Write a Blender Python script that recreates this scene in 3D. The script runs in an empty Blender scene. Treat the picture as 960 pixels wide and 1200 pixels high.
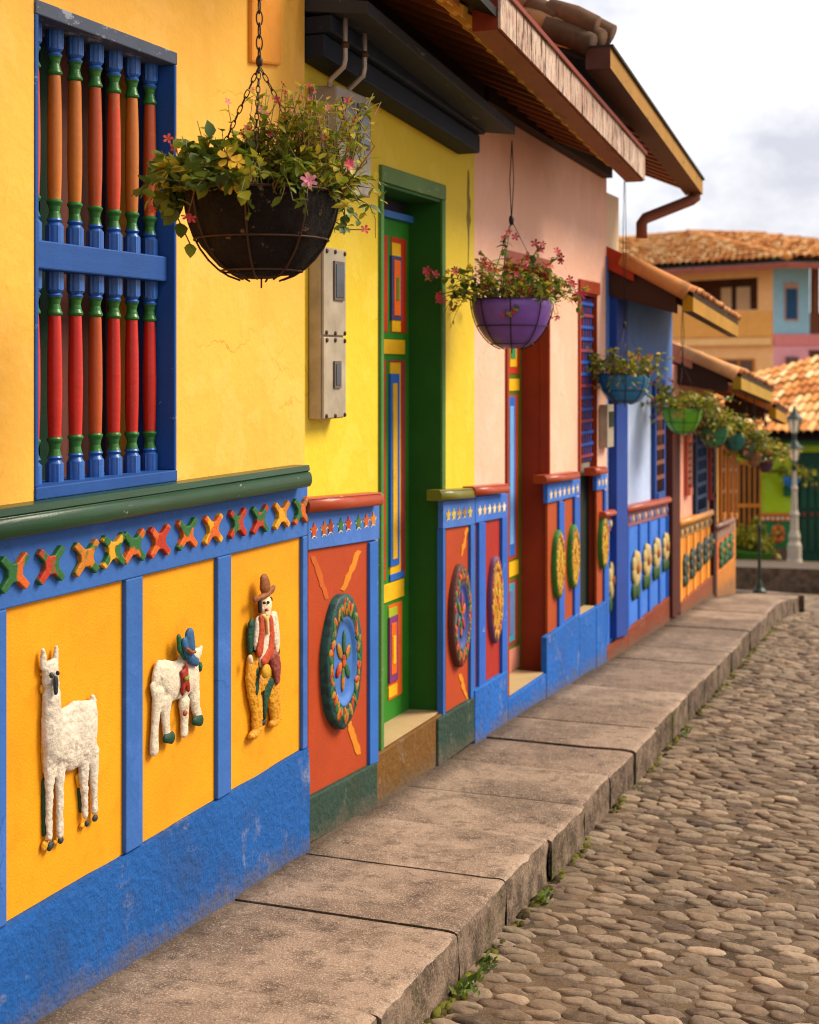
import bpy, bmesh, math, random
from mathutils import Vector, Matrix, noise
random.seed(7)
SKYOFF, SUNE, APER, EXPO = 0.0, 3.8, .012, 0.55
R = math.radians
scene = bpy.context.scene
COL = scene.collection
# ------------------------------------------------------------------ survey of the street
# camera eye at (CX, 0, EZ); the house fronts stand on the plane X = 0 and run along +Y, the street lies at +X
F, CX, EZ = 1750.0, 2.11, 1.55
TH = math.atan(690 / F); ct, st = math.cos(TH), math.sin(TH)

def W(px, py, X=0.0):
    """survey point (Y, Z) on the vertical plane at X"""
    k = (px - 480) / F
    Y = (CX - X) * (ct + k * st) / (st - k * ct)
    d = (CX - X) * st + Y * ct
    return Y, EZ + (430 - py) * d / F
def WY(px, X=0.0): return W(px, 430, X)[0]
def WX(px, Y):
    k = (px - 480) / F
    return CX + Y * (k * ct - st) / (ct + k * st)
def D(X, Y): return (CX - X) * st + Y * ct
def P(px, py, d):
    r = (px - 480) / F * d
    return Vector((CX + r * ct - d * st, r * st + d * ct, EZ + (430 - py) * d / F))
def zs(Y):
    """height of the pavement surface along the street"""
    if Y < 11.5: return EZ - 1.42 - 0.031 * Y
    z = EZ - 1.42 - 0.031 * 11.5
    if Y < 45: return z - 0.115 * (Y - 11.5)
    return z - 0.115 * 33.5
def kerb_x(Y): return max(0.50, 0.765 - 0.024 * (Y - 3.0)) if Y > 0 else 0.837

# ------------------------------------------------------------------ materials
def lin(h):
    h = h.lstrip('#'); c = [int(h[i:i+2], 16) / 255 for i in (0, 2, 4)]
    return tuple((x / 12.92 if x <= .04045 else ((x + .055) / 1.055) ** 2.4) for x in c)
class NT:
    def __init__(s, name):
        s.m = bpy.data.materials.new(name); s.m.use_nodes = True
        s.t = s.m.node_tree; s.n = s.t.nodes; s.l = s.t.links
        s.b = s.n['Principled BSDF']; s.out = s.n['Material Output']
        s.tc = s.n.new('ShaderNodeTexCoord')
    def noise(s, scale, detail=5, rough=.55, vec=None, stretch=None):
        v = vec or s.tc.outputs['Object']
        if stretch:
            mp = s.n.new('ShaderNodeMapping'); mp.inputs['Scale'].default_value = stretch
            s.l.new(v, mp.inputs['Vector']); v = mp.outputs[0]
        t = s.n.new('ShaderNodeTexNoise'); t.inputs['Scale'].default_value = scale
        t.inputs['Detail'].default_value = detail; t.inputs['Roughness'].default_value = rough
        s.l.new(v, t.inputs['Vector']); return t.outputs['Fac']
    def ramp(s, fac, stops):
        r = s.n.new('ShaderNodeValToRGB'); e = r.color_ramp.elements
        while len(e) < len(stops): e.new(.5)
        for el, (p, c) in zip(e, stops):
            el.position = p; el.color = (c[0], c[1], c[2], 1) if not isinstance(c, (int, float)) else (c, c, c, 1)
        s.l.new(fac, r.inputs[0]); return r.outputs[0]
    def mix(s, fac, a, b, mode='MIX'):
        m = s.n.new('ShaderNodeMix'); m.data_type = 'RGBA'; m.blend_type = mode
        for sock, v in ((m.inputs[0], fac), (m.inputs[6], a), (m.inputs[7], b)):
            if isinstance(v, (int, float)): sock.default_value = v
            elif isinstance(v, tuple): sock.default_value = (*v[:3], 1)
            else: s.l.new(v, sock)
        return m.outputs[2]
    def math(s, op, a, b=0.0):
        m = s.n.new('ShaderNodeMath'); m.operation = op
        for sock, v in ((m.inputs[0], a), (m.inputs[1], b)):
            if isinstance(v, (int, float)): sock.default_value = v
            else: s.l.new(v, sock)
        return m.outputs[0]
    def bump(s, h, strength, dist=.01, prev=None):
        b = s.n.new('ShaderNodeBump'); b.inputs['Strength'].default_value = strength
        b.inputs['Distance'].default_value = dist; s.l.new(h, b.inputs['Height'])
        if prev: s.l.new(prev, b.inputs['Normal'])
        return b.outputs[0]
    def attr(s, name):
        a = s.n.new('ShaderNodeAttribute'); a.attribute_name = name; return a.outputs['Color']
    def col(s, c): s.l.new(c, s.b.inputs['Base Color'])
    def done(s, nrm=None, rough=.6, spec=.4):
        if nrm: s.l.new(nrm, s.b.inputs['Normal'])
        if isinstance(rough, (int, float)): s.b.inputs['Roughness'].default_value = rough
        else: s.l.new(rough, s.b.inputs['Roughness'])
        s.b.inputs['Specular IOR Level'].default_value = spec
        return s.m
_M = {}
def sc(c, f): return tuple(min(1, x * f) for x in c)
def paint(hexc, kind='wood', chip=None, amt=0.0):
    """house paint on wood or plaster; kind: wall (smooth plaster), stucco (rough dado), wood, gloss, relief"""
    key = (hexc, kind, chip, amt)
    if key in _M: return _M[key]
    c = lin(hexc); t = NT('%s_paint_%s' % (kind, hexc.strip('#')))
    if kind == 'wall':
        big = t.noise(1.7, 6, .6); streak = t.noise(3.2, 5, .6, stretch=(1, 2.2, .22)); fine = t.noise(55, 4, .6); mot = t.noise(9, 6, .65)
        col = t.mix(t.ramp(big, [(.3, 0), (.72, 1)]), sc(c, .93), sc(c, 1.05))
        col = t.mix(t.math('MULTIPLY', t.ramp(streak, [(.52, 0), (.78, 1)]), .30), col, sc((c[0]*.82, c[1]*.7, c[2]*.55), 1))
        col = t.mix(t.math('MULTIPLY', t.ramp(mot, [(.50, 0), (.75, 1)]), .22), col, (c[0]*.9, c[1]*.82, c[2]*.7))
        pat = t.noise(4.5, 8, .62)                                  # repainted patches with ragged edges
        col = t.mix(t.math('MULTIPLY', t.ramp(pat, [(.53, 0), (.57, 1)]), .30), col, (min(1, c[0]*1.08+.03), min(1, c[1]*1.10+.04), c[2]*1.25+.05))
        sp = t.noise(75, 6, .8); col = t.mix(t.math('MULTIPLY', t.ramp(sp, [(.66, 0), (.71, 1)]), .45), col, (c[0]*.55, c[1]*.45, c[2]*.4))
        wv = t.n.new('ShaderNodeMix'); wv.data_type = 'VECTOR'; wv.inputs[0].default_value = .22
        nz = t.n.new('ShaderNodeTexNoise'); nz.inputs['Scale'].default_value = 5; nz.inputs['Detail'].default_value = 6; t.l.new(t.tc.outputs['Object'], nz.inputs['Vector'])
        t.l.new(t.tc.outputs['Object'], wv.inputs[4]); t.l.new(nz.outputs['Color'], wv.inputs[5])
        vo = t.n.new('ShaderNodeTexVoronoi'); vo.feature = 'DISTANCE_TO_EDGE'; vo.inputs['Scale'].default_value = 3.0; t.l.new(wv.outputs[1], vo.inputs['Vector'])
        crk = t.math('MULTIPLY', t.ramp(vo.outputs['Distance'], [(.0, 1), (.006, 0)]), t.ramp(big, [(.52, 0), (.62, 1)]))
        col = t.mix(t.math('MULTIPLY', crk, .6), col, (c[0]*.4, c[1]*.3, c[2]*.25))
        n = t.bump(fine, .14, .004); n = t.bump(mot, .42, .010, n); n = t.bump(big, .5, .03, n)
        t.col(col); m = t.done(n, .66, .18)
    elif kind == 'stucco':
        big = t.noise(2.5, 6, .6); lump = t.noise(38, 3, .55); fine = t.noise(130, 4, .6)
        col = t.mix(t.ramp(big, [(.3, 0), (.7, 1)]), sc(c, .82), sc(c, 1.1))
        col = t.mix(t.math('MULTIPLY', t.ramp(lump, [(.45, 1), (.60, 0)]), .22), col, sc(c, .55))
        dust = t.noise(6, 9, .75); damp = t.noise(3.3, 8, .7)
        col = t.mix(t.math('MULTIPLY', t.ramp(damp, [(.52, 0), (.64, 1)]), .5), col, (c[0]*.45+.02, c[1]*.42+.015, c[2]*.45))
        col = t.mix(t.math('MULTIPLY', t.ramp(dust, [(.57, 0), (.66, 1)]), .38), col, (.34, .29, .24)); chp = t.noise(48, 8, .8)
        col = t.mix(t.math('MULTIPLY', t.ramp(chp, [(.66, 0), (.69, 1)]), .6), col, (.45, .42, .38))
        sx = t.n.new('ShaderNodeSeparateXYZ'); t.l.new(t.tc.outputs['Object'], sx.inputs[0])
        hz = t.math('ADD', t.math('ADD', sx.outputs[2], t.math('MULTIPLY', sx.outputs[1], .031)), -.13)
        hz = t.math('ADD', hz, t.math('MULTIPLY', t.math('SUBTRACT', t.noise(9, 9, .75), .5), .30))
        col = t.mix(t.math('MULTIPLY', t.ramp(hz, [(.0, 1), (.07, 0)]), .6), col, (.11, .085, .06))
        n = t.bump(lump, .65, .011); n = t.bump(fine, .45, .005, n)
        t.col(col); m = t.done(n, .68, .18)
    elif kind == 'grain':     # fine rough plaster of the picture panels
        big = t.noise(3, 6, .6); fine = t.noise(160, 3, .6); mid = t.noise(22, 5, .65)
        col = t.mix(t.ramp(big, [(.3, 0), (.7, 1)]), sc(c, .86), sc(c, 1.08))
        col = t.mix(t.math('MULTIPLY', t.ramp(mid, [(.52, 0), (.72, 1)]), .3), col, (c[0]*.8, c[1]*.62, c[2]*.4))
        n = t.bump(fine, .35, .004); n = t.bump(mid, .2, .006, n)
        t.col(col); m = t.done(n, .65, .2)
    elif kind == 'relief':
        big = t.noise(14, 5, .6); fine = t.noise(85, 4, .65)
        col = t.mix(t.ramp(big, [(.35, 0), (.65, 1)]), sc(c, .85), sc(c, 1.06))
        col = t.mix(t.math('MULTIPLY', t.ramp(fine, [(.52, 0), (.64, 1)]), .5), col, sc(c, .55)); str_ = t.noise(52, 6, .75, stretch=(1, .5, 1.4))
        col = t.mix(t.math('MULTIPLY', t.ramp(str_, [(.56, 0), (.62, 1)]), .45), col, (c[0]*.6, c[1]*.5, c[2]*.4))
        n = t.bump(fine, .55, .006); n = t.bump(t.noise(190, 3, .6), .35, .003, n)
        t.col(col); m = t.done(n, .55, .3)
    else:
        big = t.noise(4, 6, .65); grain = t.noise(30, 5, .6, stretch=(1, .12, 1)); fine = t.noise(90, 4, .6)
        col = t.mix(t.ramp(big, [(.3, 0), (.7, 1)]), sc(c, .82), sc(c, 1.1))
        dirt = t.noise(11, 8, .7)
        col = t.mix(t.math('MULTIPLY', t.ramp(dirt, [(.56, 0), (.72, 1)]), .35), col, (c[0]*.45+.02, c[1]*.42+.015, c[2]*.4+.01))
        if chip:
            ch = t.noise(16, 10, .75, stretch=(1, .5, 1.2))
            col = t.mix(t.ramp(ch, [(.66 - amt, 0), (.69 - amt, 1)]), col, lin(chip))
        spk = t.noise(120, 6, .8); col = t.mix(t.math('MULTIPLY', t.ramp(spk, [(.64, 0), (.70, 1)]), .4), col, (min(1, c[0]*.6+.12), min(1, c[1]*.6+.12), c[2]*.6+.11))
        n = t.bump(grain, .28, .005); n = t.bump(fine, .16, .003, n)
        t.col(col); m = t.done(n, .34 if kind == 'gloss' else .6, .4 if kind == 'gloss' else .18)
    _M[key] = m; return m
def two_tone(a, b, scale=22, rough=.4):
    key = ('two', a, b, scale)
    if key in _M: return _M[key]
    t = NT('mottled_paint_%s_%s' % (a.strip('#'), b.strip('#')))
    f = t.noise(scale, 2, .4); g = t.noise(70, 5, .6)
    col = t.mix(t.ramp(f, [(.47, 0), (.52, 1)]), lin(a), lin(b))
    col = t.mix(t.math('MULTIPLY', t.ramp(g, [(.5, 0), (.7, 1)]), .4), col, t.mix(.5, col, (.05, .03, .02)))
    t.col(col); m = t.done(t.bump(g, .5, .005), .5, .25); _M[key] = m; return m
def mat_simple(name, hexc, rough=.5, metal=0., var=.25, nscale=20, bumpv=.15, spec=.4):
    if name in _M: return _M[name]
    c = lin(hexc); t = NT(name); f = t.noise(nscale, 6, .65)
    t.col(t.mix(t.ramp(f, [(.3, 0), (.7, 1)]), sc(c, 1 - var), sc(c, 1 + var)))
    t.b.inputs['Metallic'].default_value = metal
    m = t.done(t.bump(f, bumpv, .004), rough, spec); _M[name] = m; return m
def mat_tone(name, stops, rough=.75, fscale=60, bumpv=.4, moss=None, spec=.25):
    """material whose shade per tile or stone comes from the mesh attribute 'tone'"""
    if name in _M: return _M[name]
    t = NT(name); a = t.attr('tone'); f = t.noise(fscale, 6, .65); g = t.noise(6, 6, .65)
    v = t.math('ADD', a, t.math('MULTIPLY', t.math('SUBTRACT', f, .5), .45))
    col = t.ramp(v, stops)
    if moss: col = t.mix(t.math('MULTIPLY', t.ramp(g, [(.52, 0), (.70, 1)]), moss[1]), col, lin(moss[0]))
    t.col(col); m = t.done(t.bump(f, bumpv, .006), rough, spec); _M[name] = m; return m
def mat_leaf(name, a, b, trans=.25):
    if name in _M: return _M[name]
    t = NT(name); v = t.attr('tone'); f = t.noise(30, 3, .5)
    col = t.ramp(t.math('ADD', v, t.math('MULTIPLY', t.math('SUBTRACT', f, .5), .3)), [(.1, lin(a)), (.9, lin(b))])
    t.col(col); t.done(None, .45, .35)
    tr = t.n.new('ShaderNodeBsdfTranslucent'); t.l.new(col, tr.inputs['Color'])
    mx = t.n.new('ShaderNodeMixShader'); mx.inputs[0].default_value = trans
    t.l.new(t.b.outputs[0], mx.inputs[1]); t.l.new(tr.outputs[0], mx.inputs[2]); t.l.new(mx.outputs[0], t.out.inputs['Surface'])
    _M[name] = t.m; return t.m

# ------------------------------------------------------------------ objects
def link(o): COL.objects.link(o); return o
def props(o, label=None, cat=None, group=None, kind=None):
    for k, v in (('label', label), ('category', cat), ('group', group), ('kind', kind)):
        if v: o[k] = v
    return o
def thing(name, label, cat, loc, group=None):
    o = bpy.data.objects.new(name, None); o.empty_display_size = .1; o.location = loc
    link(o); return props(o, label, cat, group)
def adopt(o, parent):
    o.parent = parent
    m = Matrix.Translation(parent.location) if parent.parent is None and parent.type == 'EMPTY' else None
    if m is not None: o.matrix_parent_inverse = m.inverted()
class MB:
    def __init__(s): s.v = []; s.f = []; s.m = []; s.sm = []; s.tone = []; s.mats = []
    def mi(s, mat):
        if mat not in s.mats: s.mats.append(mat)
        return s.mats.index(mat)
    def add(s, vs, fs, mat, smooth=False, tone=.5):
        b = len(s.v); k = s.mi(mat)
        s.v.extend([tuple(v) for v in vs])
        for f in fs:
            s.f.append([b + i for i in f]); s.m.append(k); s.sm.append(smooth); s.tone.append(tone)
    def hexa(s, p, mat, tone=.5, smooth=False):
        """p: 4 bottom/back corners then 4 matching top/front corners"""
        s.add(p, [(3, 2, 1, 0), (4, 5, 6, 7), (0, 1, 5, 4), (1, 2, 6, 5), (2, 3, 7, 6), (3, 0, 4, 7)], mat, smooth, tone)
    def box(s, x, y, z, mat, tone=.5):
        s.hexa([(x[0], y[0], z[0]), (x[1], y[0], z[0]), (x[1], y[1], z[0]), (x[0], y[1], z[0]),
                (x[0], y[0], z[1]), (x[1], y[0], z[1]), (x[1], y[1], z[1]), (x[0], y[1], z[1])], mat, tone)
    def slab(s, x0, x1, yt, yb, Xf, Xb, mat, tone=.5):
        """board on the front plane Xf, survey columns x0..x1, top rows yt, bottom rows yb, back at Xb"""
        if isinstance(yt, (int, float)): yt = (yt, yt)
        if isinstance(yb, (int, float)): yb = (yb, yb)
        A, B, Cc, Dd = W(x0, yb[0], Xf), W(x1, yb[1], Xf), W(x1, yt[1], Xf), W(x0, yt[0], Xf)
        s.hexa([(Xb, *A), (Xb, *B), (Xb, *Cc), (Xb, *Dd), (Xf, *A), (Xf, *B), (Xf, *Cc), (Xf, *Dd)], mat, tone)
    def wallpiece(s, Y0, Y1, zb, zt, Xf, Xb, mat):
        zb = zb if isinstance(zb, tuple) else (zb, zb); zt = zt if isinstance(zt, tuple) else (zt, zt)
        s.hexa([(Xb, Y0, zb[0]), (Xb, Y1, zb[1]), (Xb, Y1, zt[1]), (Xb, Y0, zt[0]),
                (Xf, Y0, zb[0]), (Xf, Y1, zb[1]), (Xf, Y1, zt[1]), (Xf, Y0, zt[0])], mat)
    def prism(s, pts, Xf, Xb, mat, tone=.5):
        """outline pts [(Y,Z)] counter-clockwise seen from +X (Y to the right)"""
        n = len(pts)
        s.add([(Xf, *p) for p in pts] + [(Xb, *p) for p in pts],
              [tuple(range(n)), tuple(range(2 * n - 1, n - 1, -1))] + [(i, i + n, (i + 1) % n + n, (i + 1) % n) for i in range(n)], mat, False, tone)
    def tube(s, pts, rad, mat, n=8, closed=False, tone=.5, cap=True):
        pts = [Vector(p) for p in pts]; m = len(pts)
        rad = rad if isinstance(rad, (list, tuple)) else [rad] * m
        vs = []; prev = None
        for i, p in enumerate(pts):
            a = pts[(i - 1) % m] if closed or i > 0 else p
            b = pts[(i + 1) % m] if closed or i < m - 1 else p
            t = (b - a); t = t.normalized() if t.length > 1e-9 else Vector((0, 0, 1))
            if prev is None:
                u = t.cross(Vector((0, 0, 1)) if abs(t.z) < .9 else Vector((1, 0, 0))).normalized()
            else:
                u = (prev - t * prev.dot(t)); u = u.normalized() if u.length > 1e-6 else t.orthogonal().normalized()
            prev = u; w = t.cross(u)
            for k in range(n):
                ang = 2 * math.pi * k / n
                vs.append(p + (u * math.cos(ang) + w * math.sin(ang)) * rad[i])
        fs = []
        for i in range(m if closed else m - 1):
            j = (i + 1) % m
            for k in range(n): fs.append((i * n + k, i * n + (k + 1) % n, j * n + (k + 1) % n, j * n + k))
        if cap and not closed: fs += [tuple(range(n - 1, -1, -1)), tuple((m - 1) * n + k for k in range(n))]
        s.add(vs, fs, mat, True, tone)
    def lathe(s, c, prof, mats, n=16, sx=1., sy=1., square=()):
        """prof [(r, z, mat index of the band above)] about the vertical through c"""
        c = Vector(c); vs = []
        for i, (r, z, _m) in enumerate(prof):
            for k in range(n):
                a = 2 * math.pi * (k + .5) / n
                vs.append((c.x + r * sx * math.cos(a), c.y + r * sy * math.sin(a), c.z + z))
        for i in range(len(prof) - 1):
            fs = [(k, (k + 1) % n, n + (k + 1) % n, n + k) for k in range(n)]
            s.add(vs[i * n:(i + 2) * n], fs, mats[prof[i][2]], i not in square)
    def ell(s, c, r, mat, n=10, m=7, tone=.5, rot=None):
        vs = []; fs = []
        for i in range(1, m):
            ph = math.pi * i / m
            for k in range(n):
                a = 2 * math.pi * k / n
                v = Vector((r[0] * math.sin(ph) * math.cos(a), r[1] * math.sin(ph) * math.sin(a), r[2] * math.cos(ph)))
                vs.append((rot @ v if rot else v) + Vector(c))
        t = Vector((0, 0, r[2])); top = (rot @ t if rot else t)
        vs += [Vector(c) + top, Vector(c) - top]; T = len(vs) - 2
        for i in range(m - 2):
            for k in range(n): fs.append((i * n + k, (i + 1) * n + k, (i + 1) * n + (k + 1) % n, i * n + (k + 1) % n))
        for k in range(n):
            fs.append((T, k, (k + 1) % n)); fs.append((T + 1, (m - 2) * n + (k + 1) % n, (m - 2) * n + k))
        s.add(vs, fs, mat, True, tone)
    def build(s, name, parent=None, bevel=0, label=None, kind=None, cat=None, group=None, weld=False):
        me = bpy.data.meshes.new(name); me.from_pydata(s.v, [], s.f)
        for m in s.mats: me.materials.append(m)
        me.polygons.foreach_set('material_index', s.m); me.polygons.foreach_set('use_smooth', s.sm)
        if any(abs(t - .5) > 1e-6 for t in s.tone):
            a = me.attributes.new('tone', 'FLOAT_COLOR', 'FACE')
            buf = []
            for t in s.tone: buf += [t, t, t, 1]
            a.data.foreach_set('color', buf)
        me.validate(); me.update()
        o = link(bpy.data.objects.new(name, me))
        if weld:
            w = o.modifiers.new('weld', 'WELD'); w.merge_threshold = 1e-5
        if bevel:
            b = o.modifiers.new('bevel', 'BEVEL'); b.width = bevel; b.segments = 2; b.limit_method = 'ANGLE'; b.angle_limit = R(35); b.harden_normals = False
        if parent: adopt(o, parent)
        return props(o, label, cat, group, kind)

TMP = bpy.data.scenes.new('workbench')
def blob(name, mat, parent, chains, Xp, voxel=.004, deep=.03, mats=None, rough=0., seed=1):
    """hand-modelled plaster relief: overlapping lumps fused into one skin. chains: [(px, py, half width, half height)]"""
    mb = MB()
    for ch in chains:
        pts = []
        for e in ch:
            px, py, hw = e[:3]; d = D(Xp, WY(px, Xp))
            hv = e[3] if len(e) > 3 else hw * 1.15
            pts.append((W(px, py, Xp), min(.62 * hw / (F * ct / d), deep), .8 * hw / (F * CX / d / d), hv / (F / d)))
        for i in range(len(pts)):
            a = pts[i]; b = pts[min(i + 1, len(pts) - 1)]
            L = math.hypot(b[0][0] - a[0][0], b[0][1] - a[0][1]); st_ = max(1, int(L / max(.004, .30 * min(a[2], b[2], a[3], b[3]))))
            for q in range(st_ if b is not a else 1):
                t = q / st_; g = lambda i_: a[i_] * (1 - t) + b[i_] * t
                mb.ell((Xp, a[0][0] * (1 - t) + b[0][0] * t, a[0][1] * (1 - t) + b[0][1] * t), (max(.006, g(1)), max(.005, g(2)), max(.005, g(3))), mat, 10, 7)
    o = mb.build(name); COL.objects.unlink(o); TMP.collection.objects.link(o)
    r = o.modifiers.new('r', 'REMESH'); r.mode = 'VOXEL'; r.voxel_size = voxel; r.use_smooth_shade = True
    sm = o.modifiers.new('s', 'SMOOTH'); sm.factor = .5; sm.iterations = 5
    TMP.view_layers[0].update(); dg = TMP.view_layers[0].depsgraph; me = bpy.data.meshes.new_from_object(o.evaluated_get(dg))
    o.modifiers.clear(); old = o.data; o.data = me; bpy.data.meshes.remove(old)
    me.materials.clear(); me.materials.append(mat)
    if rough:
        for v in me.vertices:
            v.co += v.normal * rough * (noise.noise(v.co * 60 + Vector((seed, 0, 0))) * .6 + noise.noise(v.co * 150) * .5)
    for p in me.polygons: p.use_smooth = True
    me.name = name; TMP.collection.objects.unlink(o); COL.objects.link(o)
    if parent: adopt(o, parent)
    return o
# ================================================================== shared paints
BLUE_FR, BLUE_ST = '#3460A6', '#18549C'
STAR = [(1, .72), (.72, 1), (.18, .5), (-.18, .5), (-.72, 1), (-1, .72), (-.5, .18), (-.5, -.18), (-1, -.72), (-.72, -1), (-.18, -.5), (.18, -.5), (.72, -1), (1, -.72), (.5, -.18), (.5, .18)]
CUT = [(1, .25), (.32, .38), (.12, 1), (-.12, 1), (-.32, .38), (-1, .25), (-.55, -.15), (-.6, -1), (-.3, -.75), (.3, -.75), (.6, -1), (.55, -.15)]
RED, ORG, YEL, GRN, DGR, OCH = '#A83018', '#C45A1A', '#D0951C', '#2A6030', '#1E4530', '#B86E1C'
DWALL = -.21
def body(mb, Y0, Y1, ztop, mat, Xb=-4.0):
    """the solid of the house behind its street front"""
    mb.hexa([(Xb, Y0, zs(Y0) - .6), (DWALL, Y0, zs(Y0) - .6), (DWALL, Y1, zs(Y1) - .6), (Xb, Y1, zs(Y1) - .6),
             (Xb, Y0, ztop[0] + .9), (DWALL, Y0, ztop[0]), (DWALL, Y1, ztop[1]), (Xb, Y1, ztop[1] + .9)], mat)
def ledge(name, parent, x0, x1, yt, hpx, Xw, out, matc, far_y=None, flat=.3, label=None):
    """rounded timber moulding: flat lip on top and a bull-nose under it. (x0,yt[0])-(x1,yt[1]) is its top front edge"""
    mb = MB(); Xf = Xw + out
    (Y0, Z0), (Y1, Z1) = W(x0, yt[0], Xf), W(x1, yt[1], Xf)
    h = hpx / (F / D(Xf, Y1)); prof = [(Xw - .02, 0), (Xf - .010, 0), (Xf - .008, -h * flat * .8), (Xf - .014, -h * flat)]
    hh = h * (1 - flat); rr = out
    for i in range(9):
        a = math.pi / 2 - math.pi * i / 8
        prof.append((Xf - .012 + .012 * math.cos(a) if i not in (0, 8) else Xf - .014, -h * flat - hh / 2 + hh / 2 * math.sin(a)))
    prof += [(Xw - .02, -h)]
    n = len(prof)
    vs = [(x, Y0, Z0 + z) for x, z in prof] + [(x, Y1, Z1 + z) for x, z in prof]
    fs = [(i, (i + 1) % n, n + (i + 1) % n, n + i) for i in range(n)]
    for i, f in enumerate(fs): mb.add([vs[j] for j in f], [(0, 1, 2, 3)], matc, 3 < i < 12)
    mb.add(vs[:n], [tuple(range(n))], matc); mb.add(vs[n:], [tuple(range(n - 1, -1, -1))], matc)
    o = mb.build(name, parent, label=label, weld=True)
    # fix winding
    bm = bmesh.new(); bm.from_mesh(o.data); bmesh.ops.remove_doubles(bm, verts=bm.verts, dist=1e-5); bmesh.ops.recalc_face_normals(bm, faces=bm.faces); bm.to_mesh(o.data); bm.free()
    return o
def star(name, parent, px, py, X, th, a, b, mat, shape=STAR, rot=0, backing=None):
    Y, Z = W(px, py, X); mb = MB()
    mb.prism([(Y + u * a, Z + v * b) for u, v in reversed(shape)], X + th, X - .004, mat)
    if backing:
        mb.prism([(Y + u * a * 1.04 + .001, Z + v * b - .005) for u, v in reversed(shape)], X + th * .5, X - .004, backing)
    return mb.build(name, parent, bevel=.003 if not backing else 0)
def wheel(name, parent, px, py, hw, hv, X, th, rim, pet, disc, label=None, holed=True, petals=10):
    """carved round rosette standing proud of the panel"""
    d = D(X, WY(px, X)); Y, Z = W(px, py, X); b = hv / (F / d); a = b * .62 if hw is None else hw / (F * CX / d / d)
    mb = MB(); n = 36
    prof = [(1.0, -.004), (1.0, th * .8), (.96, th), (.66, th), (.60, th * .9), (.57, th * .66 if holed else th * .95), (.50, th * .62 if holed else th), (.0, th * .68 if holed else th)]
    vs = []
    for r, x in prof:
        for k in range(n):
            an = 2 * math.pi * k / n; wob = 1 + (.012 * math.sin(7 * an + px) if r > .9 else 0)
            vs.append((X + x, Y + a * r * wob * math.cos(an), Z + b * r * wob * math.sin(an)))
    mm = [rim, rim, rim, disc, disc, disc, disc]
    for i in range(len(prof) - 1):
        mb.add(vs[i * n:(i + 2) * n], [(k, (k + 1) % n, n + (k + 1) % n, n + k) for k in range(n)], mm[i], True)
    o = mb.build(name, parent, label=label)
    me = o.data
    bm = bmesh.new(); bm.from_mesh(me); bmesh.ops.remove_doubles(bm, verts=bm.verts, dist=1e-6); bmesh.ops.recalc_face_normals(bm, faces=bm.faces); bm.to_mesh(me); bm.free()
    m2 = MB(); rnd = random.Random(int(px * 7))
    from mathutils import Quaternion
    def leaf_(rr, an, len_, wid, tilt, m_, xo):
        y, z = Y + a * rr * math.cos(an), Z + b * rr * math.sin(an); q_ = Matrix.Rotation(an + tilt, 3, 'X')
        sq = Matrix.Diagonal((1, a / b, 1)); m3 = MB(); m3.ell((0, 0, 0), (.004, b * len_, b * wid), m_, 8, 6, rot=q_)
        m2.add([(X + xo + v[0], y + v[1] * a / b, z + v[2]) for v in m3.v], m3.f, m_, True)
    for k in range(petals):
        an = 2 * math.pi * k / petals + rnd.uniform(-.1, .1)
        for q in range(5):
            leaf_(.79 + rnd.uniform(-.05, .05), an + (q - 2) * .13, rnd.uniform(.11, .17), rnd.uniform(.05, .075), (q - 2) * .5 + (0 if q % 2 else 1.2), pet[(k + q) % len(pet)], th * .99)
    m2.build('carved_flowers', o); m2 = MB()
    for k in range(6):
        an = 2 * math.pi * k / 6 + .4
        leaf_(.27, an, .19, .09, 0, pet[(k + 1) % len(pet)], th * (.72 if holed else 1.0))
    leaf_(0, 0, .10, .10, 0, pet[0], th * (.76 if holed else 1.03))
    m2.build('hub_flower', o)
    return o
def roof_tiles(mb, A, B, Cc, Dd, cols, rows, mat, rnd, rad=None, lift=.0):
    """barrel tiles over the quad A-B (eave) .. D-C (ridge): every tile a tapered half pipe, overlapping the next"""
    A, B, Cc, Dd = map(Vector, (A, B, Cc, Dd)); nrm = (B - A).cross(Dd - A).normalized()
    if nrm.z < 0: nrm = -nrm
    for i in range(cols):
        u0 = (i + .5) / cols
        for j in range(rows):
            v0, v1 = j / rows, (j + 1.18) / rows
            p = lambda v: (A.lerp(B, u0)).lerp(Dd.lerp(Cc, u0), v)
            p0, p1 = p(v0), p(v1)
            side = (B - A).normalized(); r0 = rad or (B - A).length / cols * .5
            jit = side * rnd.uniform(-.1, .1) * r0 + nrm * rnd.uniform(0, .25) * r0
            vs = []
            for (q, r, up) in ((p0, r0 * 1.08, .30 * r0), (p1, r0 * .86, .0)):
                for k in range(7):
                    an = math.pi * k / 6
                    vs.append(q + jit + side * (r * math.cos(an)) + nrm * (r * .8 * math.sin(an) + up + lift))
            tn = rnd.random()
            mb.add(vs, [(k, k + 1, 8 + k, 7 + k) for k in range(6)], mat, True, tn)
            inner = [v - nrm * .014 for v in vs[:7]]
            mb.add(vs[:7] + inner, [(k, 7 + k, 8 + k, k + 1) for k in range(6)], mat, False, tn * .8)
TILE = mat_tone('clay_tile', [(0, lin('#8a4a24')), (.35, lin('#b8713a')), (.65, lin('#cf8f55')), (1, lin('#dcb184'))], .8, 14, .3, moss=('#5a4a38', .45))
TILE_FAR = mat_tone('clay_tile_bright', [(0, lin('#a8622a')), (.4, lin('#d08a46')), (.7, lin('#dea666')), (1, lin('#eac896'))], .85, 8, .3, moss=('#6e4a2c', .4))
RAFT = paint('#7E4624', 'wood', '#5a3420', .03); RAFT_TIP_LIT = paint('#D8A850', 'wood', '#8a5a28', .04); DARKWOOD = paint('#2A1A12', 'wood')
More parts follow.
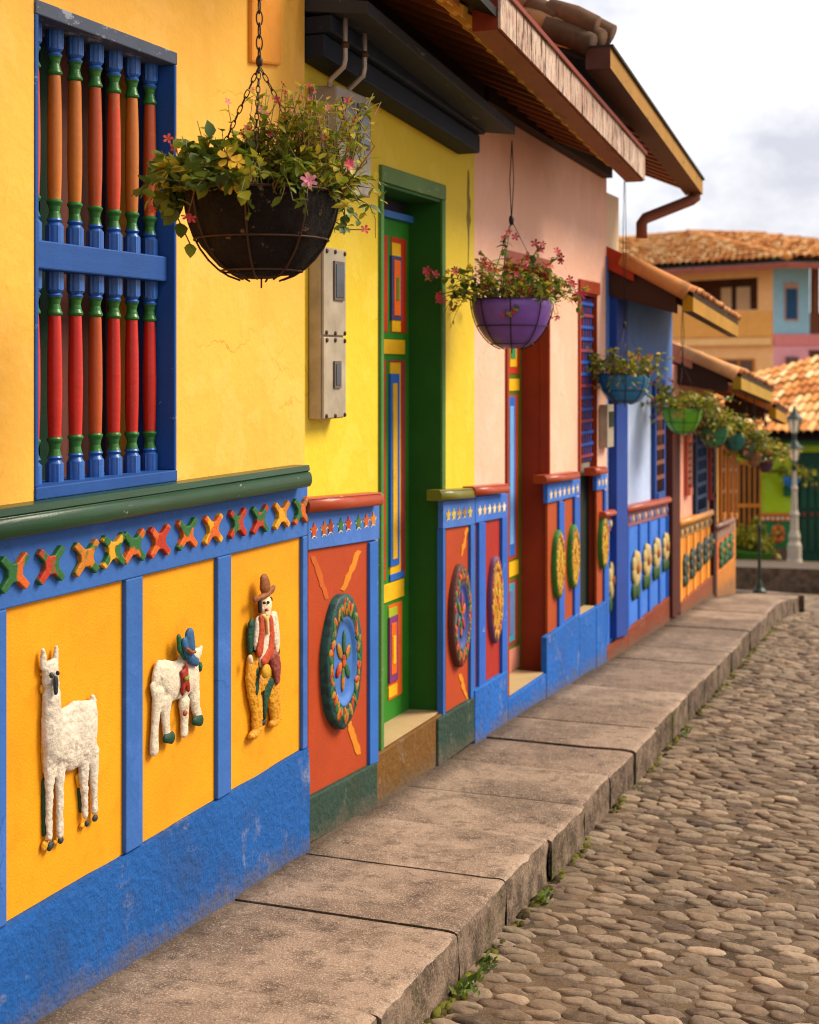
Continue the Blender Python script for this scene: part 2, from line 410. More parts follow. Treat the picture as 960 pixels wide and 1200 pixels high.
SOFF = paint('#150D09', 'wood', '#0c0705', .02)

# ================================================================== house 1, golden yellow with the barred window
Y1a, Y1b = -1.6, WY(361, .045)
h1 = thing('house', 'golden yellow house with a blue barred window and animal reliefs on its orange panels', 'house', (0, 1.4, zs(1.4)), 'painted houses along the pavement')
wallm = paint('#E9AE46', 'wall')
XW = .03
Yl, Yr = WY(40, XW), WY(206, XW); zt, zb = W(206, 62, XW)[1], W(206, 563.5, XW)[1]
LZ = W(359, 546, .095)[1]          # top of the moulding
mb = MB(); TOP = EZ + 1.75
mb.wallpiece(Y1a, Yl, zs(0) - .3, TOP, XW, -.2, wallm); mb.wallpiece(Yr, WY(357, XW), zs(0) - .3, TOP, XW, -.2, wallm)
mb.wallpiece(Yl, Yr, zt, TOP, XW, -.2, wallm); mb.wallpiece(Yl, Yr, zs(0) - .3, zb, XW, -.2, wallm)
body(mb, Y1a, WY(357, XW) - .002, (TOP - .01, TOP - .01), wallm)
mb.build('wall', h1)
# window
bw = paint('#234C90', 'wood', '#7d86a0', .02); bw_w = paint('#4E5668', 'wood', '#8f949f', .12)
mb = MB(); X0, X1 = -.10, .036
mb.box((X0, X1), (Yl, Yr), (zt - .034, zt), bw_w)
mb.box((X0, X1), (Yl, Yr), (zb, zb + .030), bw)
mb.box((X0, X1 - .002), (Yl, Yl + .014), (zb + .030, zt - .034), bw)
mb.box((X0, X1 - .002), (Yr - .012, Yr), (zb + .030, zt - .034), bw)
win = mb.build('window', h1, bevel=.003, label='blue framed window filled with turned balusters')
zm1, zm0 = W(205, 302, .012)[1], W(205, 331, .012)[1]
mb = MB(); mb.box((-.055, .012), (Yl + .014, Yr - .012), (zm0, zm1), bw); mb.build('middle_rail', win, bevel=.004)
mb = MB(); rnd = random.Random(3)
shut = [paint('#4A2A20', 'wood'), paint('#7A4A40', 'wood'), paint('#22402C', 'wood'), paint('#3A3038', 'wood')]
yy = Yl - .3; k = 0
while yy < Yr + .02:
    w_ = rnd.uniform(.045, .09); mb.box((-.185 + .008 * (k % 2), -.16 + .012 * (k % 2)), (yy, yy + w_), (zb - .02, zt + .02), shut[(k * 7 + k // 3) % 4]); yy += w_ + .001; k += 1
mb.build('shutter', win)
ya, yb = WY(64, -.03), WY(175.5, -.03); stp = (yb - ya) / 5
PROF = [(.0205, 0, 0), (.0205, .088, 0), (.015, .102, 1), (.0175, .108, 1), (.0195, .114, 1), (.0172, .122, 2), (.0150, .136, 2), (.0128, .155, 2), (.0150, .180, 2), (.0195, .196, 2), (.0198, .203, 2), (.0160, .212, 3),
        (.0162, .225, 3), (.0180, .35, 3), (.0186, .48, 3), (.0178, .62, 3), (.0158, .77, 3), (.0150, .79, 2), (.0190, .797, 2), (.0196, .805, 2), (.0155, .822, 2), (.0130, .845, 2), (.0150, .868, 2), (.0182, .880, 1), (.0195, .888, 1), (.0150, .898, 0), (.0205, .912, 0), (.0205, 1, 0)]
blu = paint('#2A5CA6', 'gloss', '#6f86ad', .02); grn = paint('#2F6B2C', 'gloss')
shafts = {'o': paint('#BE6C1C', 'gloss', '#a4561a', .05), 'r': paint('#C4421A', 'gloss', '#a8661e', .06), 'R': paint('#BE2414', 'gloss', '#a01c10', .03), 'b': paint('#B04A18', 'gloss', '#c06a1e', .06)}
for zlo, zhi, keys in ((zm1, zt - .034, 'roobrob'), (zb + .030, zm0, 'RRRbRRR')):
    L = zhi - zlo
    for i, kk in enumerate(keys):
        mb = MB(); y = ya + (i - 1) * stp + rnd.uniform(-.0018, .0018); zj = rnd.uniform(-.006, .006)
        mb.lathe((-.03, y, zlo), [(r * (1 + rnd.uniform(-.02, .02)), (z + (zj if .1 < z < .92 else 0)) * L, m) for r, z, m in PROF], [blu, blu, grn, shafts[kk]], 8 if False else 14, square=())
        mb.lathe((-.03, y, zlo), [(.0222, .0, 0), (.0222, .084 * L, 0), (.016, .1 * L, 0)], [blu], 6, square=(0, 1))
        mb.lathe((-.03, y, zlo), [(.016, .9 * L, 0), (.0222, .916 * L, 0), (.0222, L, 0)], [blu], 6, square=(0, 1))
        mb.build('baluster', win)
# dado: frame, panels, plinth
XF, XP = .045, .032
fr = paint(BLUE_FR, 'wall'); stc = paint(BLUE_ST, 'stucco'); pan = paint('#E09410', 'grain')
band_t = W(359, 569, XF)[1]
ptop = [W(3, 716, XP)[1], W(251, 652.5, XP)[1], W(350, 627.5, XP)[1]]; pt = sum(ptop) / 3
pcols = [(-420, -160), (-140, -18), (3, 143), (163, 251), (267, 351)]
pbot = [W(9, 1079, XP)[1], W(163, 987, XP)[1], W(350, 879, XP)[1]]
zpb = lambda Y: pbot[0] + (pbot[2] - pbot[0]) * (Y - WY(9, XP)) / (WY(350, XP) - WY(9, XP))
mb = MB(); Ye = Y1b
mb.wallpiece(Y1a, Ye, pt, band_t, XF, -.1, fr)
edges = [Y1a] + [WY(c, XP if i == 0 else XP) for cc in pcols for i, c in enumerate(cc)] + [Ye]
edges = [e for e in edges if e >= Y1a]
for i in range(0, len(edges) - 1, 2):
    a, b = edges[i], edges[i + 1]
    mb.wallpiece(a, b, (zpb(a), zpb(b)), pt, XF, -.1, fr)
mb.build('dado_frame', h1, bevel=.004)
mb = MB()
for i in range(1, len(edges) - 1, 2):
    a, b = edges[i], edges[i + 1]
    mb.wallpiece(a - .0, b + .0, (zpb(a), zpb(b)), pt, XP, -.1, pan)
mb.build('dado_panels', h1)
mb = MB()
ns = 70; nz = 7; XQ = XF + .006; vs = []
for i in range(ns + 1):
    y = Y1a + (Ye - Y1a) * i / ns; z0, z1 = zs(y) - .05, zpb(y) + .0016 * math.sin(y * 9) + .0012 * math.sin(y * 23)
    vs += [(XF - .06, y, z1)] + [(XQ - .004 * (k == 0) + .004 * noise.noise(Vector((y * 6, k * 1.7, 0))), y, z1 + (z0 - z1) * k / nz - (.003 if k == 0 else 0)) for k in range(nz + 1)]
m_ = nz + 2
mb.add(vs, [(i * m_ + k, i * m_ + k + 1, (i + 1) * m_ + k + 1, (i + 1) * m_ + k) for i in range(ns) for k in range(m_ - 1)], stc, True)
mb.add([v for v in vs[-m_:]] + [(XF - .06, Ye, zs(Ye) - .05)], [tuple(range(m_ + 1))], stc)
po = mb.build('plinth', h1)
bm = bmesh.new(); bm.from_mesh(po.data); bmesh.ops.remove_doubles(bm, verts=bm.verts, dist=1e-5); bmesh.ops.recalc_face_normals(bm, faces=bm.faces)
for e in bm.edges:
    if len(e.link_faces) == 2 and e.calc_face_angle(0) > .9: e.smooth = False
bm.to_mesh(po.data); bm.free()
ledge('moulding', h1, -340, 366, (546 + .1435 * 699, 546 - .1435 * 7), 25.5, .035, .06, paint('#20432A', 'gloss', '#a9b7a0', .012))
mb = MB()                                            # worn pale lip of the moulding
stars = [(13.5, 671, GRN, ORG), (56.6, 662, RED, GRN), (98, 653.5, OCH, GRN), (130, 645, YEL, GRN), (154, 640, GRN, ORG), (184, 634, RED, ORG), (216.5, 625.5, GRN, ORG), (247, 620, YEL, ORG), (276, 613, GRN, RED), (302, 608.5, GRN, RED), (327.5, 603.5, YEL, OCH), (350, 598.5, ORG, GRN)]
for k in range(1, 16):
    px = 1170 - 1 / (1 / (1170 - 13.5) - k * 3.42e-5); stars.append((px, 671 + .196 * (13.5 - px), [GRN, RED, YEL, ORG][k % 4], [ORG, GRN, GRN, RED][k % 4]))
for k, (px, py, c1, c2) in enumerate(stars):
    star('star_ornament', h1, px, py, XF, .013, .054, .043, two_tone(c1, c2, 14 + 3 * (k % 4)))
# roof of house 1 above the frame
mb = MB(); ez = EZ + 1.62
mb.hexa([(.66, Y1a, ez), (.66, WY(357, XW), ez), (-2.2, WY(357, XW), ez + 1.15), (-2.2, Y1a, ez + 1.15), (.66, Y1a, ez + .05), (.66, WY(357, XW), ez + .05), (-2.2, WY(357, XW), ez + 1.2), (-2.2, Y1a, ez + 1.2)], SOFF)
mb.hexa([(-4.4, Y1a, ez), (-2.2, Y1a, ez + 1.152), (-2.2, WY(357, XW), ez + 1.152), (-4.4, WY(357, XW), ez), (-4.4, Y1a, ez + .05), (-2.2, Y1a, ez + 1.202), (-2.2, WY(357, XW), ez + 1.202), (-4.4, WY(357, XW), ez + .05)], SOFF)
rt = random.Random(11)
roof_tiles(mb, (.70, Y1a, ez + .06), (.70, WY(357, XW), ez + .06), (-2.2, WY(357, XW), ez + 1.21), (-2.2, Y1a, ez + 1.21), 30, 9, TILE, rt)
mb.build('roof', h1)
mb = MB(); mb.slab(296, 331, (-120, -110), (73, 77), .045, XW - .01, paint('#DC9030', 'wall')); mb.build('bracket_block', h1, bevel=.008)
def blobs(name, mat, par, chains, *a, **k):
    for c in chains: blob(name, mat, par, [c], *a, **k)
# --- reliefs
WHT = paint('#D0C4B2', 'relief'); WHT2 = paint('#D6C8B0', 'relief')
def zl(e): return (e[0] * .25, 730 + e[1] * .25) + tuple(v * .25 for v in e[2:])
XR = .044
ll = [[(236, 215, 42, 44), (236, 265, 44, 50), (248, 318, 34, 30)], [(203, 205, 20), (202, 165, 17), (202, 130, 11)], [(256, 195, 20), (262, 150, 16), (264, 112, 10)],
      [(242, 340, 48), (242, 420, 52), (248, 500, 62), (258, 590, 68)], [(262, 540, 62, 120), (330, 540, 60, 160), (400, 510, 58, 150), (425, 500, 36, 130)], [(300, 440, 40), (350, 405, 36), (420, 405, 38), (440, 450, 22)],
      [(432, 390, 22), (441, 362, 15), (432, 345, 10)], [(236, 640, 40), (232, 760, 24), (230, 880, 20), (231, 1005, 18)], [(282, 640, 36), (280, 760, 23), (280, 880, 20), (282, 990, 20)],
      [(392, 620, 34), (393, 740, 24), (398, 840, 18), (400, 900, 17)], [(438, 600, 30), (440, 720, 24), (442, 820, 18), (444, 880, 18)]]
lo = blob('llama_relief', WHT, h1, [[zl(e) for e in c] for c in ll], XR, .0035, .026, rough=.0030)
lo['label'] = 'white woolly llama relief with a dark muzzle'
YH = paint('#D79A22', 'relief'); DK = paint('#33383A', 'relief'); DG = paint('#16402C', 'relief')
blobs('hoof', DK, lo, [[zl(e) for e in c] for c in [[(238, 1040, 20, 18), (232, 1060, 14, 12)], [(285, 1018, 18, 20)], [(408, 940, 14, 18)], [(446, 915, 17, 20)]]], XR, .0035, .02)
blobs('hoof_side', YH, lo, [[zl(e) for e in c] for c in [[(210, 1040, 22, 24), (205, 1062, 14, 10)], [(258, 1028, 14, 16)], [(385, 950, 16, 18)]]], XR - .006, .0035, .016)
blobs('muzzle', DK, lo, [[zl(e) for e in c] for c in [[(262, 270, 12, 26), (262, 320, 10, 20)], [(242, 245, 11, 16)], [(271, 235, 7, 14)]]], XR + .021, .0025, .008)
blobs('leg_side', DG, lo, [[zl(e) for e in c] for c in [[(208, 740, 14), (206, 860, 12), (207, 990, 11)], [(374, 780, 12), (380, 880, 11)]]], XR - .008, .003, .010)  # dark green painted sides of the legs
blobs('chest_shade', YH, lo, [[zl(e) for e in c] for c in [[(205, 500, 16), (205, 600, 18), (212, 690, 18)], [(365, 720, 16), (372, 760, 14)], [(196, 240, 14, 12)], [(196, 310, 14, 26)]]], XR - .008, .003, .012)
def zg(e): return (150 + e[0] * .21875, 650 + e[1] * .21875) + tuple(v * .21875 for v in e[2:])
gg = [[(190, 640, 48, 80), (230, 680, 62, 110), (290, 660, 58, 110), (340, 620, 48, 120), (352, 700, 34, 80)], [(150, 660, 26, 60), (165, 620, 30, 60)], [(300, 560, 40, 40), (355, 540, 38, 40), (382, 520, 18, 26)], [(132, 700, 18, 18), (140, 745, 18, 26)],
      [(160, 740, 36), (150, 850, 26), (142, 950, 24), (140, 1050, 28)], [(200, 780, 40), (200, 880, 26), (208, 960, 24)], [(300, 790, 34), (303, 870, 24), (302, 955, 24)], [(355, 750, 34), (362, 820, 26), (378, 870, 24)], [(390, 500, 12, 18)]]
go = blob('goat_relief', WHT2, h1, [[zg(e) for e in c] for c in gg], XR, .0035, .024, rough=.0016)
go['label'] = 'white goat relief wearing a dark blue hat and a red flower'
blobs('hoof', DG, go, [[zg(e) for e in c] for c in [[(205, 985, 22, 26), (235, 980, 20, 36)], [(360, 890, 22, 26), (388, 888, 20, 34)]]], XR + .006, .003, .018)
hatm = paint('#2E5C86', 'relief')
blob('hat', hatm, go, [[zg(e) for e in c] for c in [[(330, 430, 28, 40), (332, 470, 30, 46), (338, 500, 28, 30)], [(300, 470, 14, 30), (318, 520, 22, 30), (345, 565, 26, 26), (368, 575, 18, 26)]]], XR + .022, .003, .018)
blobs('hat_lining', paint('#1F5A34', 'relief'), go, [[zg(e) for e in c] for c in [[(272, 445, 12, 22), (280, 490, 20, 40), (305, 540, 18, 26)], [(388, 600, 12, 30)]]], XR + .014, .003, .012)
blob('hat_band', paint('#8A4A20', 'relief'), go, [[zg(e) for e in c] for c in [[(318, 505, 10, 10), (340, 525, 12, 10), (358, 520, 8, 10)]]], XR + .036, .0025, .006)
blob('flower', paint('#9A2A16', 'relief'), go, [[zg(e) for e in c] for c in [[(300, 650, 20, 40), (296, 690, 14, 50), (293, 735, 9, 24)], [(312, 610, 11, 34), (310, 660, 18, 40)], [(318, 690, 12, 44), (324, 720, 7, 20)], [(290, 640, 12, 26)]]], XR + .022, .0028, .009)
blob('spot', paint('#9A4422', 'relief'), go, [[zg(e) for e in c] for c in [[(306, 850, 14, 18)]]], XR + .016, .0028, .008)
blob('flower_leaf', paint('#7A8A24', 'relief'), go, [[zg(e) for e in c] for c in [[(312, 665, 12, 14)], [(322, 655, 8, 10)]]], XR + .031, .003, .006)
mn = [[(738, 268, 36, 50), (742, 312, 26, 30)]]
YM = paint('#D08E18', 'relief')
legs = [[(668, 560, 34), (664, 650, 42), (674, 740, 40), (690, 830, 34), (690, 910, 30)], [(745, 620, 36, 50), (720, 690, 36, 50)], [(776, 680, 44, 60), (782, 780, 38), (790, 860, 32)], [(672, 965, 36, 26), (700, 935, 26, 24)], [(780, 900, 34, 24), (806, 872, 20, 26)], [(742, 400, 62, 90), (738, 520, 58, 70)]]
mo = blob('man_relief', YM, h1, [[zg(e) for e in c] for c in legs], XR, .003, .014, rough=.0035)
mo['label'] = 'relief of a seated man in a brown hat and red waistcoat'
blob('face', paint('#EBCFA8', 'relief'), mo, [[zg(e) for e in c] for c in mn], XR + .010, .0025, .014, rough=.0012)
blobs('shirt', WHT2, mo, [[zg(e) for e in c] for c in [[(742, 360, 30, 50), (738, 450, 38, 70), (724, 540, 30, 60), (715, 580, 14, 30)], [(700, 370, 26, 44), (694, 470, 26, 50)], [(778, 350, 28, 50), (790, 430, 26, 50), (796, 480, 20, 30)]]], XR + .012, .0025, .010, rough=.002)
blobs('waistcoat', paint('#B4441E', 'relief'), mo, [[zg(e) for e in c] for c in [[(716, 345, 17, 30), (716, 430, 19, 50), (706, 510, 22, 46)], [(764, 350, 14, 30), (770, 430, 18, 60), (764, 510, 22, 40), (735, 565, 26, 30)]]], XR + .020, .0025, .007, rough=.0016)
blob('poncho', paint('#8E4034', 'relief'), mo, [[zg(e) for e in c] for c in [[(782, 545, 34, 40), (795, 600, 28, 50), (800, 660, 18, 40)]]], XR + .016, .0025, .010, rough=.003)
blobs('hand', paint('#DDBB90', 'relief'), mo, [[zg(e) for e in c] for c in [[(654, 552, 14, 18), (660, 572, 11, 14)], [(800, 500, 13, 18), (796, 520, 10, 12)]]], XR + .018, .0025, .012)
blob('bag', paint('#C99A1C', 'relief'), mo, [[zg(e) for e in c] for c in [[(740, 625, 28, 40)]]], XR + .030, .003, .010)
blobs('backpack', DG, mo, [[zg(e) for e in c] for c in [[(664, 380, 22, 40), (658, 450, 22, 60), (656, 510, 16, 30)], [(800, 520, 16, 40)]]], XR + .004, .0025, .010, rough=.002)
blobs('trouser_stripe', DG, mo, [[zg(e) for e in c] for c in [[(690, 640, 17, 40), (688, 720, 16, 40)], [(760, 690, 28, 34), (738, 760, 16, 50), (733, 840, 12, 50)]]], XR + .010, .0025, .008, rough=.002)
hb = paint('#8A4F22', 'relief')
blob('hat', hb, mo, [[zg(e) for e in c] for c in [[(730, 130, 24, 30), (735, 170, 32, 40)], [(682, 240, 16, 18), (705, 232, 24, 16), (735, 218, 28, 15), (768, 192, 20, 18), (780, 176, 12, 14)]]], XR + .020, .0025, .012, rough=.0015)
blobs('hair', paint('#2A1C14', 'relief'), mo, [[zg(e) for e in c] for c in [[(706, 262, 10, 26), (708, 300, 9, 16)], [(766, 240, 8, 16)]]], XR + .012, .0025, .010)
blob('neckerchief', paint('#D0A860', 'relief'), mo, [[zg(e) for e in c] for c in [[(726, 326, 12, 10), (742, 350, 10, 14), (752, 330, 9, 10)], [(742, 350, 8, 10), (746, 420, 6, 10)]]], XR + .024, .002, .004)
blobs('eye', DK, mo, [[zg(e) for e in c] for c in [[(731, 258, 6, 5)], [(751, 256, 4, 5)]]], XR + .0235, .0015, .003)
blob('mouth', paint('#9A4A38', 'relief'), mo, [[zg(e) for e in c] for c in [[(744, 296, 7, 3)]]], XR + .0225, .0015, .002)
blob('shoe', DK, mo, [[zg(e) for e in c] for c in [[(728, 898, 14, 20)]]], XR + .006, .003, .012)

# ================================================================== house 2, lemon yellow with the green door
Y2a, Y2b = WY(357, XW) + .002, WY(556)
# roof shared line of houses 2 and 3: eave edge and pitch
EA, EB = Vector((.58, 4.66, EZ + 1.106)), Vector((.46, 7.36, EZ + .925)); PIT = .42
def eave(Y):
    t = (Y - EA.y) / (EB.y - EA.y); return EA.x + (EB.x - EA.x) * t, EA.z + (EB.z - EA.z) * t
def zunder(X, Y):
    xe, ze = eave(Y); return ze + (xe - X) * PIT
h2 = thing('house', 'lemon yellow house with a tall dark green doorway and a navy beam under its eave', 'house', (0, (Y2a + Y2b) / 2, zs(5.3)), 'painted houses along the pavement')
lem = paint('#DABC30', 'wall'); zt2 = (zunder(0, Y2a) + .02, zunder(0, Y2b) + .02)
ztf = lambda Y: zt2[0] + (zt2[1] - zt2[0]) * (Y - Y2a) / (Y2b - Y2a)
Yd0, Yd1 = WY(446, 0), WY(516, 0)
zd_t = W(519, 235, 0)[1]; zsill = W(511, 836, 0)[1]
mb = MB()
mb.wallpiece(Y2a, Yd0, zs(5) - .3, (zt2[0], ztf(Yd0)), 0, -.2, lem); mb.wallpiece(Yd1, Y2b, zs(5) - .3, (ztf(Yd1), zt2[1]), 0, -.2, lem)
mb.wallpiece(Yd0, Yd1, zd_t, (ztf(Yd0), ztf(Yd1)), 0, -.2, lem)
body(mb, Y2a, Y2b - .002, (zt2[0] - .01, zt2[1] - .01), lem)
mb.build('wall', h2)
def stars_cut(par, lst, X, a, b, cols):
    for k, (px, py) in enumerate(lst):
        star('star_ornament', par, px, py, X, .003, a, b, paint(cols[k % len(cols)], 'wood'), CUT, backing=paint('#D8D4C8', 'wood'))
rlm = paint('#A23C18', 'gloss', '#c9764a', .01); rpan = paint('#A63E18', 'grain'); dgs = paint('#2C4238', 'stucco'); fb = paint('#416AB4', 'wall')
ledge('moulding', h2, 363.5, 450, (584, 577), 15.5, .01, .05, rlm, flat=.12)
mb = MB(); mb.slab(361.5, 445, (600, 592), (645, 632), .022, -.002, fb); mb.build('frieze', h2, bevel=.003)
stars_cut(h2, [(367.7, 621), (379.5, 619), (387, 616.5), (399, 615), (408, 613), (420, 611.5), (429, 609.5), (437, 608)], .022, .028, .024, ['#B04A20', '#A8581E', '#8A3A1A', '#3A6A3A', '#A83418', '#4A6A30', '#B8541C', '#C07820'])
stile = paint('#2E62AE', 'wood', '#8aa0c8', .02)
mb = MB(); mb.slab(361.5, 434, (645, 634), (935, 897), .012, -.002, rpan)
ribm = paint('#CC7E1E', 'wood')
def ribbon(mb, a, b, w, X, m, seed):
    r_ = random.Random(seed); L_, R_ = [], []; n_ = 9
    dx, dy = b[0] - a[0], b[1] - a[1]; l_ = math.hypot(dx, dy); ux, uy = -dy / l_, dx / l_
    for i in range(n_ + 1):
        t_ = i / n_; w_ = w * (.55 + .45 * math.sin(math.pi * (.15 + .7 * t_))); j1, j2 = r_.uniform(-.9, .9), r_.uniform(-.9, .9)
        L_.append((a[0] + dx * t_ + ux * (w_ + j1), a[1] + dy * t_ + uy * (w_ + j1))); R_.append((a[0] + dx * t_ - ux * (w_ + j2), a[1] + dy * t_ - uy * (w_ + j2)))
    for i in range(n_): mb.prism([W(x, y, X) for x, y in (L_[i], L_[i + 1], R_[i + 1], R_[i])], X, X - .004, m)
ribbon(mb, (402, 692), (421, 645), 3.0, .0142, ribm, 1); ribbon(mb, (409, 846), (421, 884), 3.4, .0142, ribm, 2); ribbon(mb, (384, 702), (367, 652), 3.0, .0138, paint('#B8581E', 'wood'), 3)
mb.build('dado_panel', h2, bevel=0)
mb = MB(); mb.slab(434, 444, (636, 633), (897, 893), .024, -.002, stile); mb.build('stile', h2, bevel=.003)
mb = MB(); mb.slab(361.5, 443, (936, 893), (990, 946), .03, -.002, dgs); mb.build('plinth', h2, bevel=.006)
wh1 = wheel('wheel_relief', h2, 396, 774, 21, 79, .012, .030, two_tone('#16383A', '#1E4A44', 30), [two_tone('#9A2E18', '#B8561A', 40), two_tone('#B8681A', '#3A6A30', 40), paint('#2A5A34', 'relief'), paint('#A8761C', 'relief')], paint('#3D6FB8', 'gloss'), label='dark green rimmed flower wheel with a blue hub')
# door recess
DX = WX(480, Yd1); jam = paint('#245A1A', 'wood'); gr = paint('#2F7A22', 'wood', '#5a8a3a', .0)
frw = paint('#5E7A3E', 'wood', '#a8a888', .07)
mb = MB()
mb.wallpiece(Yd1 - .008, Yd1 - .001, zsill - .10, zd_t, .004, DX - .03, jam)
mb.wallpiece(Yd0 + .001, Yd0 + .008, zsill - .10, zd_t, .004, DX - .03, jam)
mb.wallpiece(Yd0 + .0085, Yd1 - .0085, zd_t - .012, zd_t - .001, .003, DX - .03, jam)
door_case = mb.build('door_case', h2, label='deep dark green door case')
mb = MB(); ft = W(519, 227, .012)[1]
mb.box((-.05, .014), (WY(444), WY(519.5)), (zd_t, zd_t + .062), frw)
mb.box((-.05, .012), (WY(443.5), WY(447)), (zsill - .02, zd_t - .001), paint('#4C7A3A', 'wood', '#93a57c', .05)); mb.box((-.05, .012), (WY(515.5), WY(519.5)), (zs(6), zd_t - .001), paint('#4E7234', 'wood', '#9c9c52', .06))
mb.build('door_frame', h2, bevel=.003)
mb = MB(); yd0 = WY(430, DX); zbt = W(478, 833, DX)[1]; ztl = W(480, 262, DX)[1]
mb.wallpiece(Yd0, Yd1, zbt - .02, ztl, DX, DX - .05, gr)
door = mb.build('door', h2, bevel=.002, label='green door with red, yellow and blue panels')
def dpan(x0, x1, y0, y1, c, out, nm='panel', xp=None):
    b = MB(); X_ = (DX if xp is None else xp) + out; xm = (x0 + x1) / 2
    b.wallpiece(WY(x0, X_), WY(x1, X_), W(xm, y1, X_)[1], W(xm, y0, X_)[1], X_, X_ - .03 - out, paint(c, 'wood'))
    return b
cR, cY, cB, cO, cP = '#B83414', '#E2AE1A', '#2A62B8', '#D8601A', '#5A3A6A'
for spec in ([(447, 454.5, 275, 389, cR, .003)], [(459, 476.5, 279, 390, cR, .003), (459.8, 470, 285, 389, cY, .005), (459.6, 471, 300, 375, '#46406E', .010), (462.5, 470, 305, 370, cO, .013), (465.5, 468.5, 325, 352, '#5A7A2A', .016)], [(447, 475, 398, 415, cY, .006)],
             [(446, 452.5, 421, 681, cR, .003)], [(457.5, 475.5, 422, 679, '#9A3A3A', .003), (457.7, 470, 425, 678, cY, .005), (458.2, 468.5, 438, 663, cB, .010), (461.2, 466.2, 449, 655, cY, .013), (457.7, 474, 671, 679, cB, .007)], [(444, 474, 683, 704, cY, .006)],
             [(444, 450.5, 710, 825, cR, .003), (444, 446.5, 730, 800, cY, .006)], [(455.5, 471.5, 707, 817, cO, .003), (456, 466, 712, 726, '#9AAA28', .005), (457.2, 467, 722, 799, '#7A3A6A', .010), (459.5, 465.5, 730, 790, cO, .013), (461.5, 464.5, 745, 778, cY, .016), (456, 466, 803, 816, cY, .006)]):
    b = MB()
    for s_ in spec:
        q = dpan(*s_); b_off = len(b.v)
        b.v += q.v; b.f += [[i + b_off for i in f] for f in q.f]; b.m += [b.mi(q.mats[0])] * len(q.f); b.sm += q.sm; b.tone += q.tone
    b.build('door_panel', door, bevel=.0015)
mb = MB(); mb.wallpiece(Yd0, Yd1, ztl, ztl + .028, DX + .02, DX - .05, paint('#3F70B0', 'wood')); mb.build('transom_bar', h2, bevel=.002)
mb = MB(); mb.wallpiece(Yd0, Yd1, ztl + .028, zd_t - .012, DX - .02, DX - .06, paint('#3A3446', 'wood', '#7a6a5a', .1)); mb.build('transom', h2)
sillm = paint('#B59A72', 'grain'); brown = paint('#6E4A1C', 'stucco')
mb = MB(); Yk = WY(443.5, .03); mb.hexa([(DX - .05, Yd0, zs(5) - .1), (.02, Yk, zs(5) - .1), (.02, WY(514), zs(5) - .1), (DX - .05, WY(514), zs(5) - .1), (DX - .05, Yd0, zbt - .004), (.02, Yk, W(442, 885, .02)[1]), (.02, WY(514), W(512, 840, .02)[1]), (DX - .05, WY(514), zbt - .006)], brown)
step = mb.build('doorstep', h2, bevel=.006)
mb = MB(); mb.hexa([(DX - .03, Yd0 + .002, zbt - .004), (.002, Yd0 + .002, W(442, 885, .02)[1] - .002), (.002, Yd1 - .002, W(512, 840, .02)[1] - .002), (DX - .03, Yd1 - .002, zbt - .006), (DX - .03, Yd0 + .002, zbt + .003), (.002, Yd0 + .002, W(442, 885, .02)[1] + .006), (.002, Yd1 - .002, W(512, 840, .02)[1] + .006), (DX - .03, Yd1 - .002, zbt + .003)], sillm)
mb.build('tile', step)
# right of the door
ledge('moulding', h2, 518, 558, (574.5, 572), 12, .01, .045, paint('#6E6A1E', 'gloss', '#a09a4a', .03), flat=.12)
mb = MB(); mb.slab(519.5, 557, (587, 584), (620, 614.5), .022, -.002, fb); mb.build('frieze', h2, bevel=.003)
stars_cut(h2, [(525 + 6.4 * i, 603 - .9 * i) for i in range(5)], .022, .026, .022, ['#B89A28', '#B8A030', '#A87A20', '#8A6A30', '#B8A030'])
mb = MB(); mb.slab(522, 552, (620, 615), (838, 820), .012, -.002, rpan)
ribbon(mb, (541, 652), (548, 618), 1.6, .0142, ribm, 4); ribbon(mb, (539, 790), (548, 820), 1.8, .0142, ribm, 5)
mb.build('dado_panel', h2)
mb = MB(); mb.slab(519.5, 522, 620, 842, .024, -.002, stile); mb.slab(552, 557, 615, 818, .024, -.002, stile); mb.build('stile', h2)
mb = MB(); mb.slab(514, 556.5, (843, 817), (900, 868), .03, -.002, dgs); mb.build('plinth', h2, bevel=.006)
wheel('wheel_relief', h2, 536, 721, 11, 60, .012, .026, paint('#5A2A22', 'relief'), [two_tone(RED, '#3A6A5A'), two_tone(ORG, GRN), paint('#A83430', 'relief'), paint('#6A7A2A', 'relief')], paint('#3A4A8A', 'gloss'), label='brown rimmed flower wheel with red and green leaves')
mb = MB(); st_p = [(548.4, 200), (549.6, 199), (550.6, 214), (550.2, 228), (551.8, 236), (551.0, 250), (552.2, 258), (550.4, 268), (550.2, 284), (549.2, 312), (548.7, 312), (548.9, 280), (548.1, 266), (547.0, 256), (548.0, 244), (547.6, 226)]
mb.prism([W(x, y, .0012) for x, y in st_p][::-1], .0012, -.003, paint('#7A681C', 'wall')); mb.build('damp_stain', h2, label='dark vertical damp streak')
